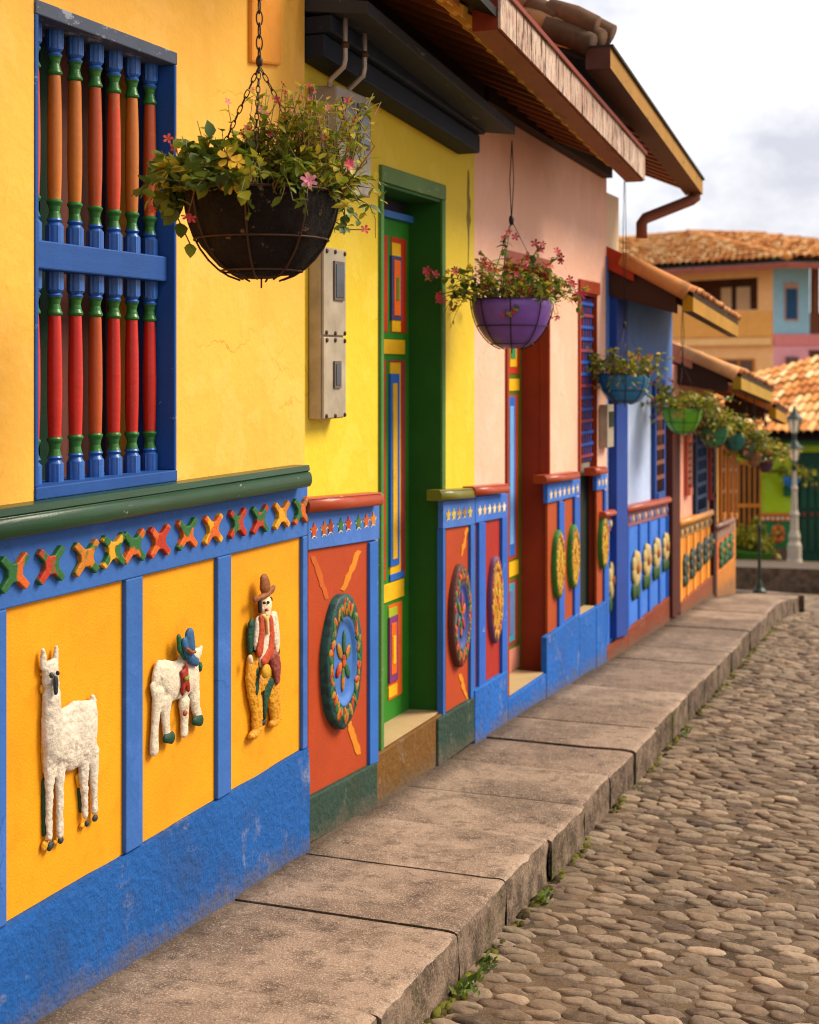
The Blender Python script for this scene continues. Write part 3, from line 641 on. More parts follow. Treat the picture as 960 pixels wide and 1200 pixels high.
# navy beam
nv = paint('#1A2230', 'wood', '#363c46', .02)
b0, b1 = W(357, 51, .10), W(563, 180, .10); Yn0, Yn1 = Y2a + .004, b1[0]
zl_ = lambda Y: b0[1] + (b1[1] - b0[1]) * (Y - b0[0]) / (b1[0] - b0[0])
mb = MB()
mb.hexa([(-.0, Yn0, zl_(Yn0)), (.10, Yn0, zl_(Yn0)), (.10, Yn1, zl_(Yn1)), (-.0, Yn1, zl_(Yn1)), (-.0, Yn0, zl_(Yn0) + .075), (.10, Yn0, zl_(Yn0) + .075), (.10, Yn1, zl_(Yn1) + .075), (-.0, Yn1, zl_(Yn1) + .075)], nv)
mb.hexa([(-.0, Yn0, zl_(Yn0) + .077), (.125, Yn0, zl_(Yn0) + .077), (.125, Yn1, zl_(Yn1) + .077), (-.0, Yn1, zl_(Yn1) + .077), (-.0, Yn0, zl_(Yn0) + .135), (.125, Yn0, zl_(Yn0) + .135), (.125, Yn1, zl_(Yn1) + .135), (-.0, Yn1, zl_(Yn1) + .135)], nv)
mb.build('beam', h2, bevel=.008)
q0, q1 = W(412, 0, .25), W(604, 158, .25); zu = lambda Y: q0[1] + (q1[1] - q0[1]) * (Y - q0[0]) / (q1[0] - q0[0])
Yu0, Yu1 = Y2a + .004, q1[0]
mb = MB(); mb.hexa([(.0, Yu0, zu(Yu0) + .03), (.25, Yu0, zu(Yu0)), (.25, Yu1, zu(Yu1)), (.0, Yu1, zu(Yu1) + .03), (.0, Yu0, zu(Yu0) + .075), (.25, Yu0, zu(Yu0) + .042), (.25, Yu1, zu(Yu1) + .042), (.0, Yu1, zu(Yu1) + .075)], paint('#363A42', 'wood', '#6a665e', .05))
mb.build('eave_board', h2, bevel=.004)
# eave of houses 2 and 3
Yq0 = Y2a + .02
mb = MB(); xe0, ze0 = eave(Yq0); xe1, ze1 = eave(EB.y)
def roofslab(mb, Ya, Yb, up, th, xb=-2.2, mat=SOFF):
    pts = []
    for (Y, dz) in ((Ya, 0), (Yb, 0)):
        xe, ze = eave(Y); pts.append(((xe, Y, ze + up), (xb, Y, ze + up + (xe - xb) * PIT)))
    lo_ = [pts[0][0], pts[1][0], pts[1][1], pts[0][1]]
    mb.hexa(lo_ + [(x, y, z + th) for x, y, z in lo_], mat); return lo_
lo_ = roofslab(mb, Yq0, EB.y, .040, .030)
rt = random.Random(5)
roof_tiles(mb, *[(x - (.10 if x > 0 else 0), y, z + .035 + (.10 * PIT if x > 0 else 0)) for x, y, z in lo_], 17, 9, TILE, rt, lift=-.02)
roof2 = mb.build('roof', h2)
fas_end = paint('#7A2E1C', 'wood', '#5a3020', .03); fas_bot = paint('#8A5636', 'wood', '#5c3a26', .08)
def plank_paint(base, gap, stain):
    t = NT('weathered_planks'); f1 = t.noise(15, 9, .8, stretch=(1, 3.2, .45)); f2 = t.noise(5, 6, .7); f3 = t.noise(60, 5, .7, stretch=(1, 2, .3))
    col = t.mix(t.ramp(f2, [(.35, 0), (.65, 1)]), lin(base), lin(stain)); col = t.mix(t.math('MULTIPLY', t.ramp(f3, [(.45, 0), (.7, 1)]), .5), col, sc(lin(base), 1.25)); col = t.mix(t.ramp(f1, [(.52, 0), (.57, 1)]), col, lin(gap))
    t.col(col); return t.done(t.bump(f1, .4, .006, t.bump(f3, .3, .004)), .7, .2)
def fascia(mb, A, B, h, w, mface, mend, mbot, n=1, gap=.004):
    for i in range(n):
        a = A.lerp(B, i / n); b = A.lerp(B, (i + 1) / n); u = (b - a).normalized() * gap * (1 if n > 1 else 0); a = a + u
        lo_ = [a - Vector((w, 0, 0)), a, b, b - Vector((w, 0, 0))]; hi_ = [p + Vector((0, 0, h)) for p in lo_]
        vs = lo_ + hi_
        mb.add(vs, [(1, 2, 6, 5)], mface); mb.add(vs, [(3, 2, 1, 0)], mbot); mb.add(vs, [(0, 1, 5, 4), (2, 3, 7, 6)], mend); mb.add(vs, [(4, 5, 6, 7), (3, 0, 4, 7)], mend)
fas = plank_paint('#C4AE9C', '#43241a', '#9A7460')
mb = MB(); fascia(mb, EA, EB, .10, .085, fas_end, fas_end, fas_bot); 
mb.build('fascia_box', h2, bevel=.004)
mb = MB(); n_ = 13; rf_ = random.Random(9)
for i in range(n_):
    a = EA.lerp(EB, i / n_) + Vector((.012, .005, .004)); b = EA.lerp(EB, (i + 1) / n_) + Vector((.012, -.005, .004))
    fascia(mb, a, b, .125 + rf_.uniform(-.004, .004), .010, fas, fas, fas_bot)
mb.build('fascia_boards', h2, bevel=.003)
mb = MB(); fascia(mb, EA + Vector((.022, 0, .13)), EB + Vector((.022, 0, .13)), .018, .10, fas_end, fas_end, fas_bot); mb.build('drip_edge', h2, bevel=.003)
Ys = [4.32 + .150 * i for i in range(21)]
for Y in Ys:
    if Y > EB.y - .05: break
    xe, ze = eave(Y); xt = xe - .185
    p = []
    for X, dz in ((.0, 0), (xt, 0)):
        p.append((X, zunder(X, Y)))
    mb = MB(); w2 = .024
    mb.hexa([(p[0][0] - .15, Y - w2, p[0][1] + .15 * PIT + .016), (p[1][0], Y - w2, p[1][1] + .016), (p[1][0], Y + w2, p[1][1] + .016), (p[0][0] - .15, Y + w2, p[0][1] + .15 * PIT + .016),
             (p[0][0] - .15, Y - w2, p[0][1] + .15 * PIT + .064), (p[1][0], Y - w2, p[1][1] + .064), (p[1][0], Y + w2, p[1][1] + .064), (p[0][0] - .15, Y + w2, p[0][1] + .15 * PIT + .064)], RAFT)
    # carved tip, its bounced light painted in as a pale yellow
    pts = [(xt - .01, p[1][1] + .014), (xt + .02, p[1][1] - .006), (xt + .045, p[1][1] - .030), (xt + .062, p[1][1] - .024), (xt + .085, p[1][1] - .046), (xt + .092, p[1][1] - .005), (xt, p[1][1] + .055)]
    v = [(x, Y - w2 + .002, z) for x, z in pts] + [(x, Y + w2 - .002, z) for x, z in pts]; n6 = len(pts)
    mb.add(v, [tuple(range(n6)), tuple(range(2 * n6 - 1, n6 - 1, -1))] + [(i, i + n6, (i + 1) % n6 + n6, (i + 1) % n6) for i in range(n6)], RAFT_TIP_LIT)
    mb.build('rafter', h2 if Y < Y2b else h2, bevel=.004)
mb = MB(); ya_, yb_ = Y2a + .02, Y2b - .01; mb.hexa([(.001, ya_, zunder(.05, ya_) - .16), (.05, ya_, zunder(.05, ya_) - .16), (.05, yb_, zunder(.05, yb_) - .16), (.001, yb_, zunder(.05, yb_) - .16), (.001, ya_, zunder(.05, ya_) + .01), (.05, ya_, zunder(.05, ya_) + .01), (.05, yb_, zunder(.05, yb_) + .01), (.001, yb_, zunder(.05, yb_) + .01)], DARKWOOD); mb.build('wall_plate', h2)
# near end board of the eave
mb = MB(); Y = Yq0 + .05
mb.hexa([(-.1, Y, zunder(-.1, Y) - .0), (.50, Y, zunder(.50, Y)), (.50, Y + .10, zunder(.50, Y + .10)), (-.1, Y + .10, zunder(-.1, Y + .10)), (-.1, Y, zunder(-.1, Y) + .07), (.50, Y, zunder(.50, Y) + .07), (.50, Y + .10, zunder(.50, Y + .1) + .07), (-.1, Y + .10, zunder(-.1, Y + .1) + .07)], paint('#B57A34', 'wood', '#6a4420', .05))
mb.build('gable_board', h2, bevel=.005)
def panels(specs, parent, xp):
    for spec in specs:
        b = MB()
        for s_ in spec:
            q = dpan(*s_, xp=xp); k = len(b.v)
            b.v += q.v; b.f += [[i + k for i in f] for f in q.f]; b.m += [b.mi(q.mats[0])] * len(q.f); b.sm += q.sm; b.tone += q.tone
        b.build('door_panel', parent, bevel=.0015)
# ================================================================== house 3, pink with the red-brown doorway
Y3a, Y3b = Y2b, WY(711)
h3 = thing('house', 'salmon pink house with rust brown doorways and yellow flower ovals on red panels', 'house', (0, (Y3a + Y3b) / 2, zs(7)), 'painted houses along the pavement')
pnk = paint('#E8B49A', 'wall')
EA3, EB3 = Vector((.62, 6.04, EZ + 1.235)), Vector((.45, 9.04, EZ + 1.04))
def zw3(Y): return EZ + 1.20 - .03 * (Y - Y3a)
brn = paint('#94361A', 'wood', '#6a2410', .0)
o2 = (594, 642); o3 = (679, 699.5)
Ya2, Yb2, Ya3, Yb3 = WY(o2[0]), WY(o2[1]), WY(o3[0]), WY(o3[1])
zd2 = W(642, 318, 0)[1]; zd3 = W(700, 346, 0)[1]
mb = MB()
for a, b in ((Y3a, Ya2), (Yb2, Ya3), (Yb3, Y3b)): mb.wallpiece(a, b, zs(8) - .3, (zw3(a), zw3(b)), 0, -.2, pnk)
for a, b, z in ((Ya2, Yb2, zd2), (Ya3, Yb3, zd3)): mb.wallpiece(a, b, z, (zw3(a), zw3(b)), 0, -.2, pnk)
body(mb, Y3a, Y3b - .002, (zw3(Y3a) - .01, zw3(Y3b) - .01), pnk)
mb.build('wall', h3)
mb = MB(); mb.hexa([(.0, Y3a + .02, zw3(Y3a) - .05), (.06, Y3a + .02, zw3(Y3a) - .05), (.06, Y3b - .1, zw3(Y3b) - .05), (.0, Y3b - .1, zw3(Y3b) - .05), (.0, Y3a + .02, zw3(Y3a) + .03), (.06, Y3a + .02, zw3(Y3a) + .03), (.06, Y3b - .1, zw3(Y3b) + .03), (.0, Y3b - .1, zw3(Y3b) + .03)], DARKWOOD); mb.build('wall_plate', h3)
fb3 = paint('#3A6AC0', 'wall'); st3 = paint('#2C5EB8', 'wood', '#8aa8dc', .02); rp3 = paint('#A2461A', 'grain'); dr3 = paint('#A02A1E', 'grain'); bl3 = paint('#1F60B4', 'stucco')
for x0, x1, y0, y1 in ((558, 597.5, 570.5, 567), (641, 680, 557.5, 552.5), (699, 712.5, 548.5, 546.5)):
    ledge('moulding', h3, x0, x1, (y0, y1), 10.5 if x0 < 600 else 9, .01, .05, rlm, flat=.12)
for x0, x1, t0, t1, b0_, b1_ in ((557.5, 595, 582, 578, 613, 606), (642, 680, 567, 561, 590, 580.5), (699.5, 711, 557, 555, 575, 573)):
    mb = MB(); mb.slab(x0, x1, (t0, t1), (b0_, b1_), .022, -.002, fb3); mb.build('frieze', h3, bevel=.003)
ywh = ['#E0C89A', '#D8B870', '#E4D0A8']
stars_cut(h3, [(562 + 5.7 * i, 598 - .9 * i) for i in range(6)], .022, .024, .020, ywh)
stars_cut(h3, [(645.5 + 5.2 * i, 579.5 - 1.3 * i) for i in range(7)], .022, .024, .022, ywh)
stars_cut(h3, [(702 + 4 * i, 565 - .6 * i) for i in range(3)], .022, .022, .02, ywh)
for x0, x1, t0, t1, b0_, b1_, m in ((557.5, 562, 613, 612, 809, 806, dr3), (569.5, 589, 611, 607, 802, 790, dr3), (642, 656, 590, 587, 745, 735, rp3), (662, 674, 586, 582, 731, 722, rp3), (699.5, 709, 575, 573.5, 712, 706, rp3)):
    mb = MB(); mb.slab(x0, x1, (t0, t1), (b0_, b1_), .010, -.002, m); mb.build('dado_panel', h3)
for x0, x1, t, b_ in ((562, 569.5, 612, 806), (589, 595, 606, 790), (656, 662, 588, 735), (674, 680, 582, 722), (709, 711.5, 574, 707)):
    mb = MB(); mb.slab(x0, x1, (t, t), (b_, b_), .024, -.002, st3); mb.build('stile', h3, bevel=.002)
for x0, x1, t0, t1 in ((557, 595.5, 809, 786), (641, 679.5, 747, 718), (699.5, 711.5, 712, 704)):
    a, b = WY(x0, .03), WY(x1, .03); mb = MB()
    mb.wallpiece(a, b, (zs(a) - .08, zs(b) - .08), (W(x0, t0, .03)[1], W(x1, t1, .03)[1]), .03, -.002, bl3); mb.build('plinth', h3, bevel=.006)
for x0, x1, yy_ in ((595.5, 641, 815), (679.5, 699.5, 722)):     # door steps
    a, b = WY(x0, .026), WY(x1, .026); z = W((x0 + x1) / 2, yy_ - (11 if x0 < 600 else 5), .026)[1]; mb = MB()
    mb.wallpiece(a, b, (zs(a) - .08, zs(b) - .08), (z, z), .026, -.25, bl3); sp = mb.build('doorstep', h3, bevel=.005)
    mb = MB(); mb.box((-.24, .012), (a + .01, b - .01), (z + .001, z + .006), sillm); mb.build('tile', sp)
YP = [two_tone('#C89A1E', '#B8561A', 40), paint('#CC9E22', 'relief'), paint('#B06A1C', 'relief'), two_tone('#CCA838', '#A83A1E', 40)]
wheel('wheel_relief', h3, 578, 702, 7, 51, .010, .022, paint('#6A3A5A', 'relief'), YP, paint('#C08A20', 'relief'), holed=False, label='slim yellow flower oval with a purple rim')
for px, py, hh in ((651.5, 661, 40), (669.5, 652, 37), (704.5, 635, 31)):
    wheel('flower_relief', h3, px, py, hh * .135, hh, .010, .026, paint('#2F6E1E', 'relief'), YP, paint('#C09420', 'relief'), holed=False)
# door 2
D2 = WX(611.5, Yb2); z2s = W(618, 808, D2)[1]
mb = MB()
mb.wallpiece(Yb2 - .008, Yb2 - .001, z2s - .02, zd2, .004, D2 - .02, brn); mb.wallpiece(Ya2 + .001, Ya2 + .008, z2s - .02, zd2, .004, D2 - .02, brn); mb.wallpiece(Ya2 + .0085, Yb2 - .0085, zd2 - .012, zd2 - .001, .003, D2 - .02, brn)
mb.build('door_case', h3)
mb = MB(); fz = W(642, 304, .012)[1]; rose = paint('#A0523E', 'wood', '#7e3a2c', .03)
mb.box((-.04, .014), (WY(592.5), WY(643.5)), (zd2, fz), rose); mb.box((-.04, .012), (WY(592), WY(594.3)), (z2s, zd2 - .001), brn); mb.box((-.04, .012), (WY(641.2), WY(642.6)), (W(642, 560)[1], zd2 - .001), brn)
mb.build('door_frame', h3, bevel=.003)
mb = MB(); mb.wallpiece(Ya2, Yb2, z2s - .01, zd2 - .012, D2, D2 - .05, paint('#5A6A1E', 'wood')); d2 = mb.build('door', h3, label='olive green door with slim blue and yellow panels')
panels([[(597, 609, 330, 438, cR, .003), (598, 606, 345, 430, cY, .006), (599.5, 604.5, 360, 420, '#3A8A5A', .010)], [(595, 609, 444, 458, cY, .005)], [(595.5, 607.5, 463, 655, '#B0401E', .003), (596, 604, 465, 652, cB, .008), (598, 602.5, 476, 638, '#6AA4DC', .012)],
        [(595.5, 608, 658, 675, cY, .006)], [(595.5, 607.5, 680, 755, '#9A3A2A', .003), (596, 603.5, 684, 752, '#3A8AA0', .008), (597.5, 602, 692, 744, '#5A6A9A', .012)], [(595, 609, 760, 786, '#C8806A', .004)]], d2, D2)
# door 3 with its blue lattice
D3 = WX(690.5, Yb3); z3s = W(690, 716, D3)[1]
mb = MB()
mb.wallpiece(Yb3 - .008, Yb3 - .001, z3s - .02, zd3, .004, D3 - .02, brn); mb.wallpiece(Ya3 + .001, Ya3 + .008, z3s - .02, zd3, .004, D3 - .02, brn); mb.wallpiece(Ya3 + .0085, Yb3 - .0085, zd3 - .012, zd3 - .001, .003, D3 - .02, brn)
mb.box((-.04, .014), (WY(677.5), WY(701)), (zd3, zd3 + .07), brn); mb.box((-.04, .012), (WY(677.3), WY(679.2)), (W(679, 552)[1], zd3 - .001), brn); mb.build('door_case', h3, bevel=.003)
mb = MB(); mb.wallpiece(Ya3, Yb3, z3s - .01, zd3 - .012, D3, D3 - .05, paint('#1F2A24', 'wood')); d3 = mb.build('door', h3, label='dark door with a blue lattice above')
mb = MB(); lat_t, lat_b = W(685, 350, D3)[1], W(685, 540, D3)[1]; ya_, yb_ = Ya3 + .04, Yb3 - .02
lb = paint('#2456B0', 'wood'); lr = paint('#8A3A4A', 'wood')
mb.wallpiece(ya_, yb_, lat_b, lat_t, D3 + .006, D3 - .01, paint('#1C3C78', 'wood'))
for i in range(6):
    y = ya_ + (yb_ - ya_) * (i + .5) / 6; mb.box((D3 + .007, D3 + .022), (y - .008, y + .008), (lat_b, lat_t), lb if i % 2 else lr)
for i in range(14):
    z = lat_b + (lat_t - lat_b) * (i + .5) / 14; mb.box((D3 + .0225, D3 + .03), (ya_, yb_), (z - .008, z + .008), lb if i % 3 else lr)
mb.build('lattice', d3)
mb = MB(); mb.wallpiece(Ya3 + .02, Yb3 - .01, W(685, 556, D3)[1], lat_b - .01, D3 + .01, D3 - .01, paint('#8C8478', 'wood')); mb.build('door_panel', d3)
# upper roof with the yellow box gutter
yel = paint('#9C6E12', 'wood', '#5e4414', .06); gb = paint('#54352A', 'wood', '#2e1c14', .05); ge = paint('#4A2A22', 'wood')
mb = MB()
a, b = EA3, EB3
fascia(mb, a, b, .085, .105, yel, ge, gb)
gut = mb.build('box_gutter', h3, bevel=.003, label='ochre yellow box gutter with a brown underside')
mb = MB(); fascia(mb, a + Vector((.012, 0, .0855)), b + Vector((.012, 0, .0855)), .012, .12, DARKWOOD, DARKWOOD, DARKWOOD); mb.build('drip_edge', h3)
P3 = .40
def z3u(X, Y):
    t = (Y - EA3.y) / (EB3.y - EA3.y); xe = EA3.x + (EB3.x - EA3.x) * t; return EA3.z + (EB3.z - EA3.z) * t + .05 + (xe - .1 - X) * P3
mb = MB()
def rq(Y0, Y1, up, X1, th, mat):
    q = []
    for Y in (Y0, Y1):
        t = (Y - a.y) / (b.y - a.y); xe = a.x + (b.x - a.x) * t - .05; q.append((xe, Y, z3u(xe, Y) + up)); 
    q += [(X1, Y1, z3u(X1, Y1) + up), (X1, Y0, z3u(X1, Y0) + up)]
    mb.hexa(q + [(x, y, z + th) for x, y, z in q], mat); return q
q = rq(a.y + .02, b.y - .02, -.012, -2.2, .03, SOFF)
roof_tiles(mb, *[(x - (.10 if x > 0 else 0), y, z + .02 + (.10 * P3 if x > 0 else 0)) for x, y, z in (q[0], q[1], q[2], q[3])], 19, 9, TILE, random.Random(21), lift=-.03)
TILE_OLD = mat_tone('mossy_old_tile', [(0, lin('#3a281c')), (.5, lin('#6e4a30')), (1, lin('#946a48'))], .85, 24, .6, moss=('#3a3424', .75))
# verge tiles stacked on the near edge
rv = random.Random(4)
for j in range(4):
    X = .46 - .14 * j
    for s_, dz in ((0, .0), (.02, .055), (.10, .03), (.17, .05)):
        z = z3u(X, a.y) + .085 + dz; jx, jz = rv.uniform(-.03, .03), rv.uniform(-.012, .02); pts = [(X + .09 + jx, a.y + .01 + s_ + rv.uniform(-.02, .02), z - .05 + jz), (X + jx, a.y + .02 + s_, z + jz), (X - .11 + jx, a.y + .01 + s_ + rv.uniform(-.02, .02), z + .045 + jz)]
        mb.tube(pts, [.050, .052, .046], TILE_OLD, 12, tone=rv.random())
mb.build('roof', h3)
mb = MB(); yy_ = 7.42
while yy_ < 9.0:
    t = (yy_ - a.y) / (b.y - a.y); xe = a.x + (b.x - a.x) * t - .115
    mb.hexa([(-.1, yy_, z3u(-.1, yy_) - .03), (xe, yy_, z3u(xe, yy_) - .03), (xe, yy_ + .06, z3u(xe, yy_ + .06) - .03), (-.1, yy_ + .06, z3u(-.1, yy_) - .03), (-.1, yy_, z3u(-.1, yy_) + .04), (xe, yy_, z3u(xe, yy_) + .04), (xe, yy_ + .06, z3u(xe, yy_) + .04), (-.1, yy_ + .06, z3u(-.1, yy_) + .04)], RAFT)
    mb.build('rafter', h3, bevel=.003); mb = MB(); yy_ += .15
dp = paint('#7A4630', 'wood'); g0 = b + Vector((-.05, -.03, -.0))
pA = Vector((.41, 9.0, EZ + 1.035)); d_ = D(.41, 9.0)
pB = P(756, 256, 8.9); pC = P(752, 262, 8.87); pD = P(752, 279, 8.87)
mb = MB(); mb.tube([pA + Vector((0, 0, .03)), pA + Vector((0, 0, -.02)), pA.lerp(pB, .06) - Vector((0, 0, .02)), pB, pC, pD], .034, dp, 12); mb.build('downspout', h3)

# ================================================================== houses 4, 5, 6 further down
def far_house(h, x0, x1, Yst, Yen, zt, colw, band=None):
    mb = MB(); m = paint(colw, 'wall')
    mb.wallpiece(Yst, Yen, zs(Yen) - .4, zt, 0, -.2, m); body(mb, Yst, Yen - .002, (zt[0] - .01, zt[1] - .01), m); mb.build('wall', h)
def gable_roof(h, xg, yt_board, xe_px, A, Bv, pit, board_c, cols, seed, cap_c, n_raf, zlift=.0, fh=.095, fas_c='#A67606'):
    """roof of a lower house: A, Bv the ends of the eave line (fascia foot); near verge dressed with a board and pan tiles"""
    yel2 = paint(fas_c, 'wood', '#7a5a10', .03); un = paint('#43281C', 'wood', '#221610', .04)
    mb = MB(); fascia(mb, A, Bv, fh, .06, yel2, yel2, un); mb.build('fascia', h, bevel=.003, label='yellow eave board')
    def zq(X, Y):
        t = (Y - A.y) / (Bv.y - A.y); xe = A.x + (Bv.x - A.x) * t; return A.z + (Bv.z - A.z) * t + .05 + (xe - X) * pit
    xeB = lambda Y: A.x + (Bv.x - A.x) * (Y - A.y) / (Bv.y - A.y)
    mb = MB(); Y0, Y1 = A.y, Bv.y; q = [(xeB(Y0), Y0, zq(xeB(Y0), Y0)), (xeB(Y1), Y1, zq(xeB(Y1), Y1)), (-2.4, Y1, zq(-2.4, Y1)), (-2.4, Y0, zq(-2.4, Y0))]
    q = [(x, y, z + .03) for x, y, z in q]
    mb.hexa(q + [(x, y, z + .03) for x, y, z in q], SOFF)
    r_ = random.Random(seed); roof_tiles(mb, *[(x + (.0 if i < 2 else 0), y, z + .012) for i, (x, y, z) in enumerate(q)], int(cols * 2.5), 10, TILE, r_)
    for j in range(1):                                   # verge tile
        X1, X2 = xeB(Y0) - .03 - j * .34, xeB(Y0) - .41 - j * .34
        mb.tube([(X1, Y0 - .01, zq(X1, Y0) + .055 - .012), (X2, Y0 - .01, zq(X2, Y0) + .055)], [.050, .042], TILE, 12, tone=.25 + .6 * r_.random())
    rf = mb.build('roof', h)
    mb = MB(); xs = [xeB(Y0) - .34, -.6]
    mb.hexa([(xs[0], Y0 - .012, zq(xs[0], Y0) - .045), (xs[1], Y0 - .012, zq(xs[1], Y0) - .045), (xs[1], Y0 + .012, zq(xs[1], Y0) - .045), (xs[0], Y0 + .012, zq(xs[0], Y0) - .045),
             (xs[0], Y0 - .012, zq(xs[0], Y0) + .085), (xs[1], Y0 - .012, zq(xs[1], Y0) + .085), (xs[1], Y0 + .012, zq(xs[1], Y0) + .085), (xs[0], Y0 + .012, zq(xs[0], Y0) + .085)], paint(board_c, 'wood', '#6a3a22', .03))
    mb.build('verge_board', h, bevel=.003)
    mb = MB(); lo_ = .20
    mb.hexa([(xeB(Y0) - .10, Y0 + .02, zq(xeB(Y0) - .10, Y0) - .11), (.0, Y0 + .02, zq(0, Y0) - .20), (.0, Y0 + .06, zq(0, Y0) - .20), (xeB(Y0) - .10, Y0 + .06, zq(xeB(Y0) - .10, Y0) - .11),
             (xeB(Y0) - .10, Y0 + .02, zq(xeB(Y0) - .10, Y0) + .0), (.0, Y0 + .02, zq(0, Y0) + .0), (.0, Y0 + .06, zq(0, Y0) + .0), (xeB(Y0) - .10, Y0 + .06, zq(xeB(Y0) - .10, Y0) + .0)], un); mb.build('bracket', h, bevel=.003)
    for i in range(n_raf):
        Y = Y0 + .12 + (Y1 - Y0 - .2) * i / (n_raf - 1); mb = MB(); xt = xeB(Y) - .07
        mb.hexa([(-.1, Y, zq(-.1, Y) - .03), (xt, Y, zq(xt, Y) - .03), (xt, Y + .06, zq(xt, Y) - .03), (-.1, Y + .06, zq(-.1, Y) - .03), (-.1, Y, zq(-.1, Y) + .04), (xt, Y, zq(xt, Y) + .04), (xt, Y + .06, zq(xt, Y) + .04), (-.1, Y + .06, zq(-.1, Y) + .04)], un); mb.build('rafter', h)
    return zq
def win(h, x0, x1, t, b, Xo, frame_c, dark_c, bars=3, rows=4, bar_c='#2A4A86', label=None):
    """window standing in a shallow frame, with bars"""
    mb = MB(); a, c = WY(x0), WY(x1); zt_, zb_ = W((x0 + x1) / 2, t)[1], W((x0 + x1) / 2, b)[1]; fm = paint(frame_c, 'wood'); w = (c - a) * .14
    mb.box((-.03, .03), (a, a + w), (zb_, zt_), fm); mb.box((-.03, .03), (c - w, c), (zb_, zt_), fm); mb.box((-.03, .034), (a + w, c - w), (zt_ - .05, zt_), fm); mb.box((-.03, .04), (a + w, c - w), (zb_, zb_ + .05), fm)
    o = mb.build('window', h, bevel=.003, label=label); mb = MB()
    mb.box((-.03, .006), (a + w, c - w), (zb_ + .05, zt_ - .05), paint(dark_c, 'wood')); mb.build('pane', o); mb = MB()
    bm_ = paint(bar_c, 'wood')
    for i in range(bars):
        y = a + w + (c - a - 2 * w) * (i + 1) / (bars + 1); mb.tube([(.022, y, zb_ + .05), (.022, y, zt_ - .05)], .009, bm_, 6)
    for i in range(rows):
        z = zb_ + .05 + (zt_ - zb_ - .1) * (i + 1) / (rows + 1); mb.box((.014, .03), (a + w, c - w), (z - .014, z + .014), bm_)
    mb.build('grille', o); return o
# house 4
Y4a, Y4b = Y3b, WY(788)
h4 = thing('house', 'pale blue house with bright blue lower panels of cream flowers and a yellow eave board', 'house', (0, (Y4a + Y4b) / 2, zs(9)), 'painted houses along the pavement')
A4, B4 = Vector((.50, 8.47, EZ + .315)), Vector((.45, 10.36, EZ + .205))
zt4 = (EZ + .62, EZ + .50)
far_house(h4, 711, 788, Y4a, Y4b, zt4, '#B0C2E4')
zq4 = gable_roof(h4, 711, 303, 810, A4, B4, .50, '#A8361A', 9, 31, '#C98A66', 8)
mb = MB(); mb.slab(711, 788, (300, 345), (452, 470), .006, -.002, paint('#5074B4', 'wall')); mb.build('shaded_blue_band', h4)  # upper wall's blue paint, with the eave's shade mixed into its darker tone
mb = MB(); mb.wallpiece(WY(713), WY(729), EZ + .55, EZ + 1.02, -.02, -.5, paint('#D8C09A', 'wall')); mb.build('party_wall', h4, label='cream stub of wall rising above the roof')
db = paint('#1E3F8E', 'wood', '#122a62', .0)
mb = MB(); mb.slab(723, 736, (300, 300), (748, 744), .05, -.1, db); mb.build('post', h4, bevel=.004, label='dark blue post')
rl4 = paint('#A8482E', 'gloss'); fz4 = paint('#8A5A6A', 'wood'); bp4 = paint('#3A70C8', 'wall'); bs4 = paint('#2E68C8', 'wood'); bb4 = paint('#7E3A22', 'stucco')
ledge('moulding', h4, 710.5, 723, (600, 597), 7, .01, .04, rl4, flat=.12); ledge('moulding', h4, 736.5, 787.5, (594, 582), 7, .01, .045, rl4, flat=.12)
for x0, x1, t0, t1, h_ in ((711.5, 723, 607, 604, 17), (736.5, 787, 601.5, 589, 16)):
    mb = MB(); mb.slab(x0, x1, (t0, t1), (t0 + h_, t1 + h_ * .85), .018, -.002, fz4)
    n_ = 4 if x0 < 720 else 14
    for i in range(n_):
        px = x0 + (x1 - x0) * (i + .5) / n_; Yc, Zc = W(px, t0 + (t1 - t0) * (i + .5) / n_ + h_ * .46, .018); mb.ell((.019, Yc, Zc), (.008, .022, .024), paint('#D8B890' if i % 2 else '#5A78B8', 'relief'), 8, 6)
    mb.build('frieze', h4)
mb = MB(); mb.slab(711.5, 723, (624, 620), (760, 742), .010, -.002, bp4); mb.slab(736.5, 787, (617, 602), (738, 697), .010, -.002, bp4); mb.build('dado_panels', h4)
for x in (711.7, 721, 736.6, 750, 761.5, 773.5, 782.5):
    mb = MB(); sl = (738 - (x - 736.5) * .81) if x > 730 else 752; mb.slab(x, x + 2.2, 618 - (x - 736) * .3, sl, .022, -.002, bs4); mb.build('stile', h4)
for x0, x1, t0, t1 in ((711.5, 736.5, 760, 738), (736.5, 787.5, 738, 697)):
    ya_, yb_ = WY(x0, .03), WY(x1, .03); mb = MB(); mb.wallpiece(ya_, yb_, (zs(ya_) - .1, zs(yb_) - .1), (W(x0, t0, .03)[1], W(x1, t1, .03)[1]), .03, -.05, bb4); mb.build('plinth', h4, bevel=.005)
def flower_rel(h, px, py, hw, hv, c1, c2, leafc, X=.012):
    d = D(X, WY(px, X)); Y, Z = W(px, py, X); b_ = hv / (F / d); a_ = hw / (F * CX / d / d); mb = MB()
    for k in range(7):
        an = 2 * math.pi * k / 7; mb.ell((X + .008, Y + a_ * .55 * math.cos(an), Z + b_ * (.28 + .42 * math.sin(an))), (.014, a_ * .5, b_ * .34), paint(c1, 'relief'), 8, 6)
    mb.ell((X + .02, Y, Z + b_ * .28), (.012, a_ * .38, b_ * .24), paint(c2, 'relief'), 8, 6)
    for s_ in (-1, 1): mb.ell((X + .006, Y + s_ * a_ * .45, Z - b_ * .62), (.012, a_ * .5, b_ * .36), paint(leafc, 'relief'), 8, 6)
    mb.build('flower_relief', h)
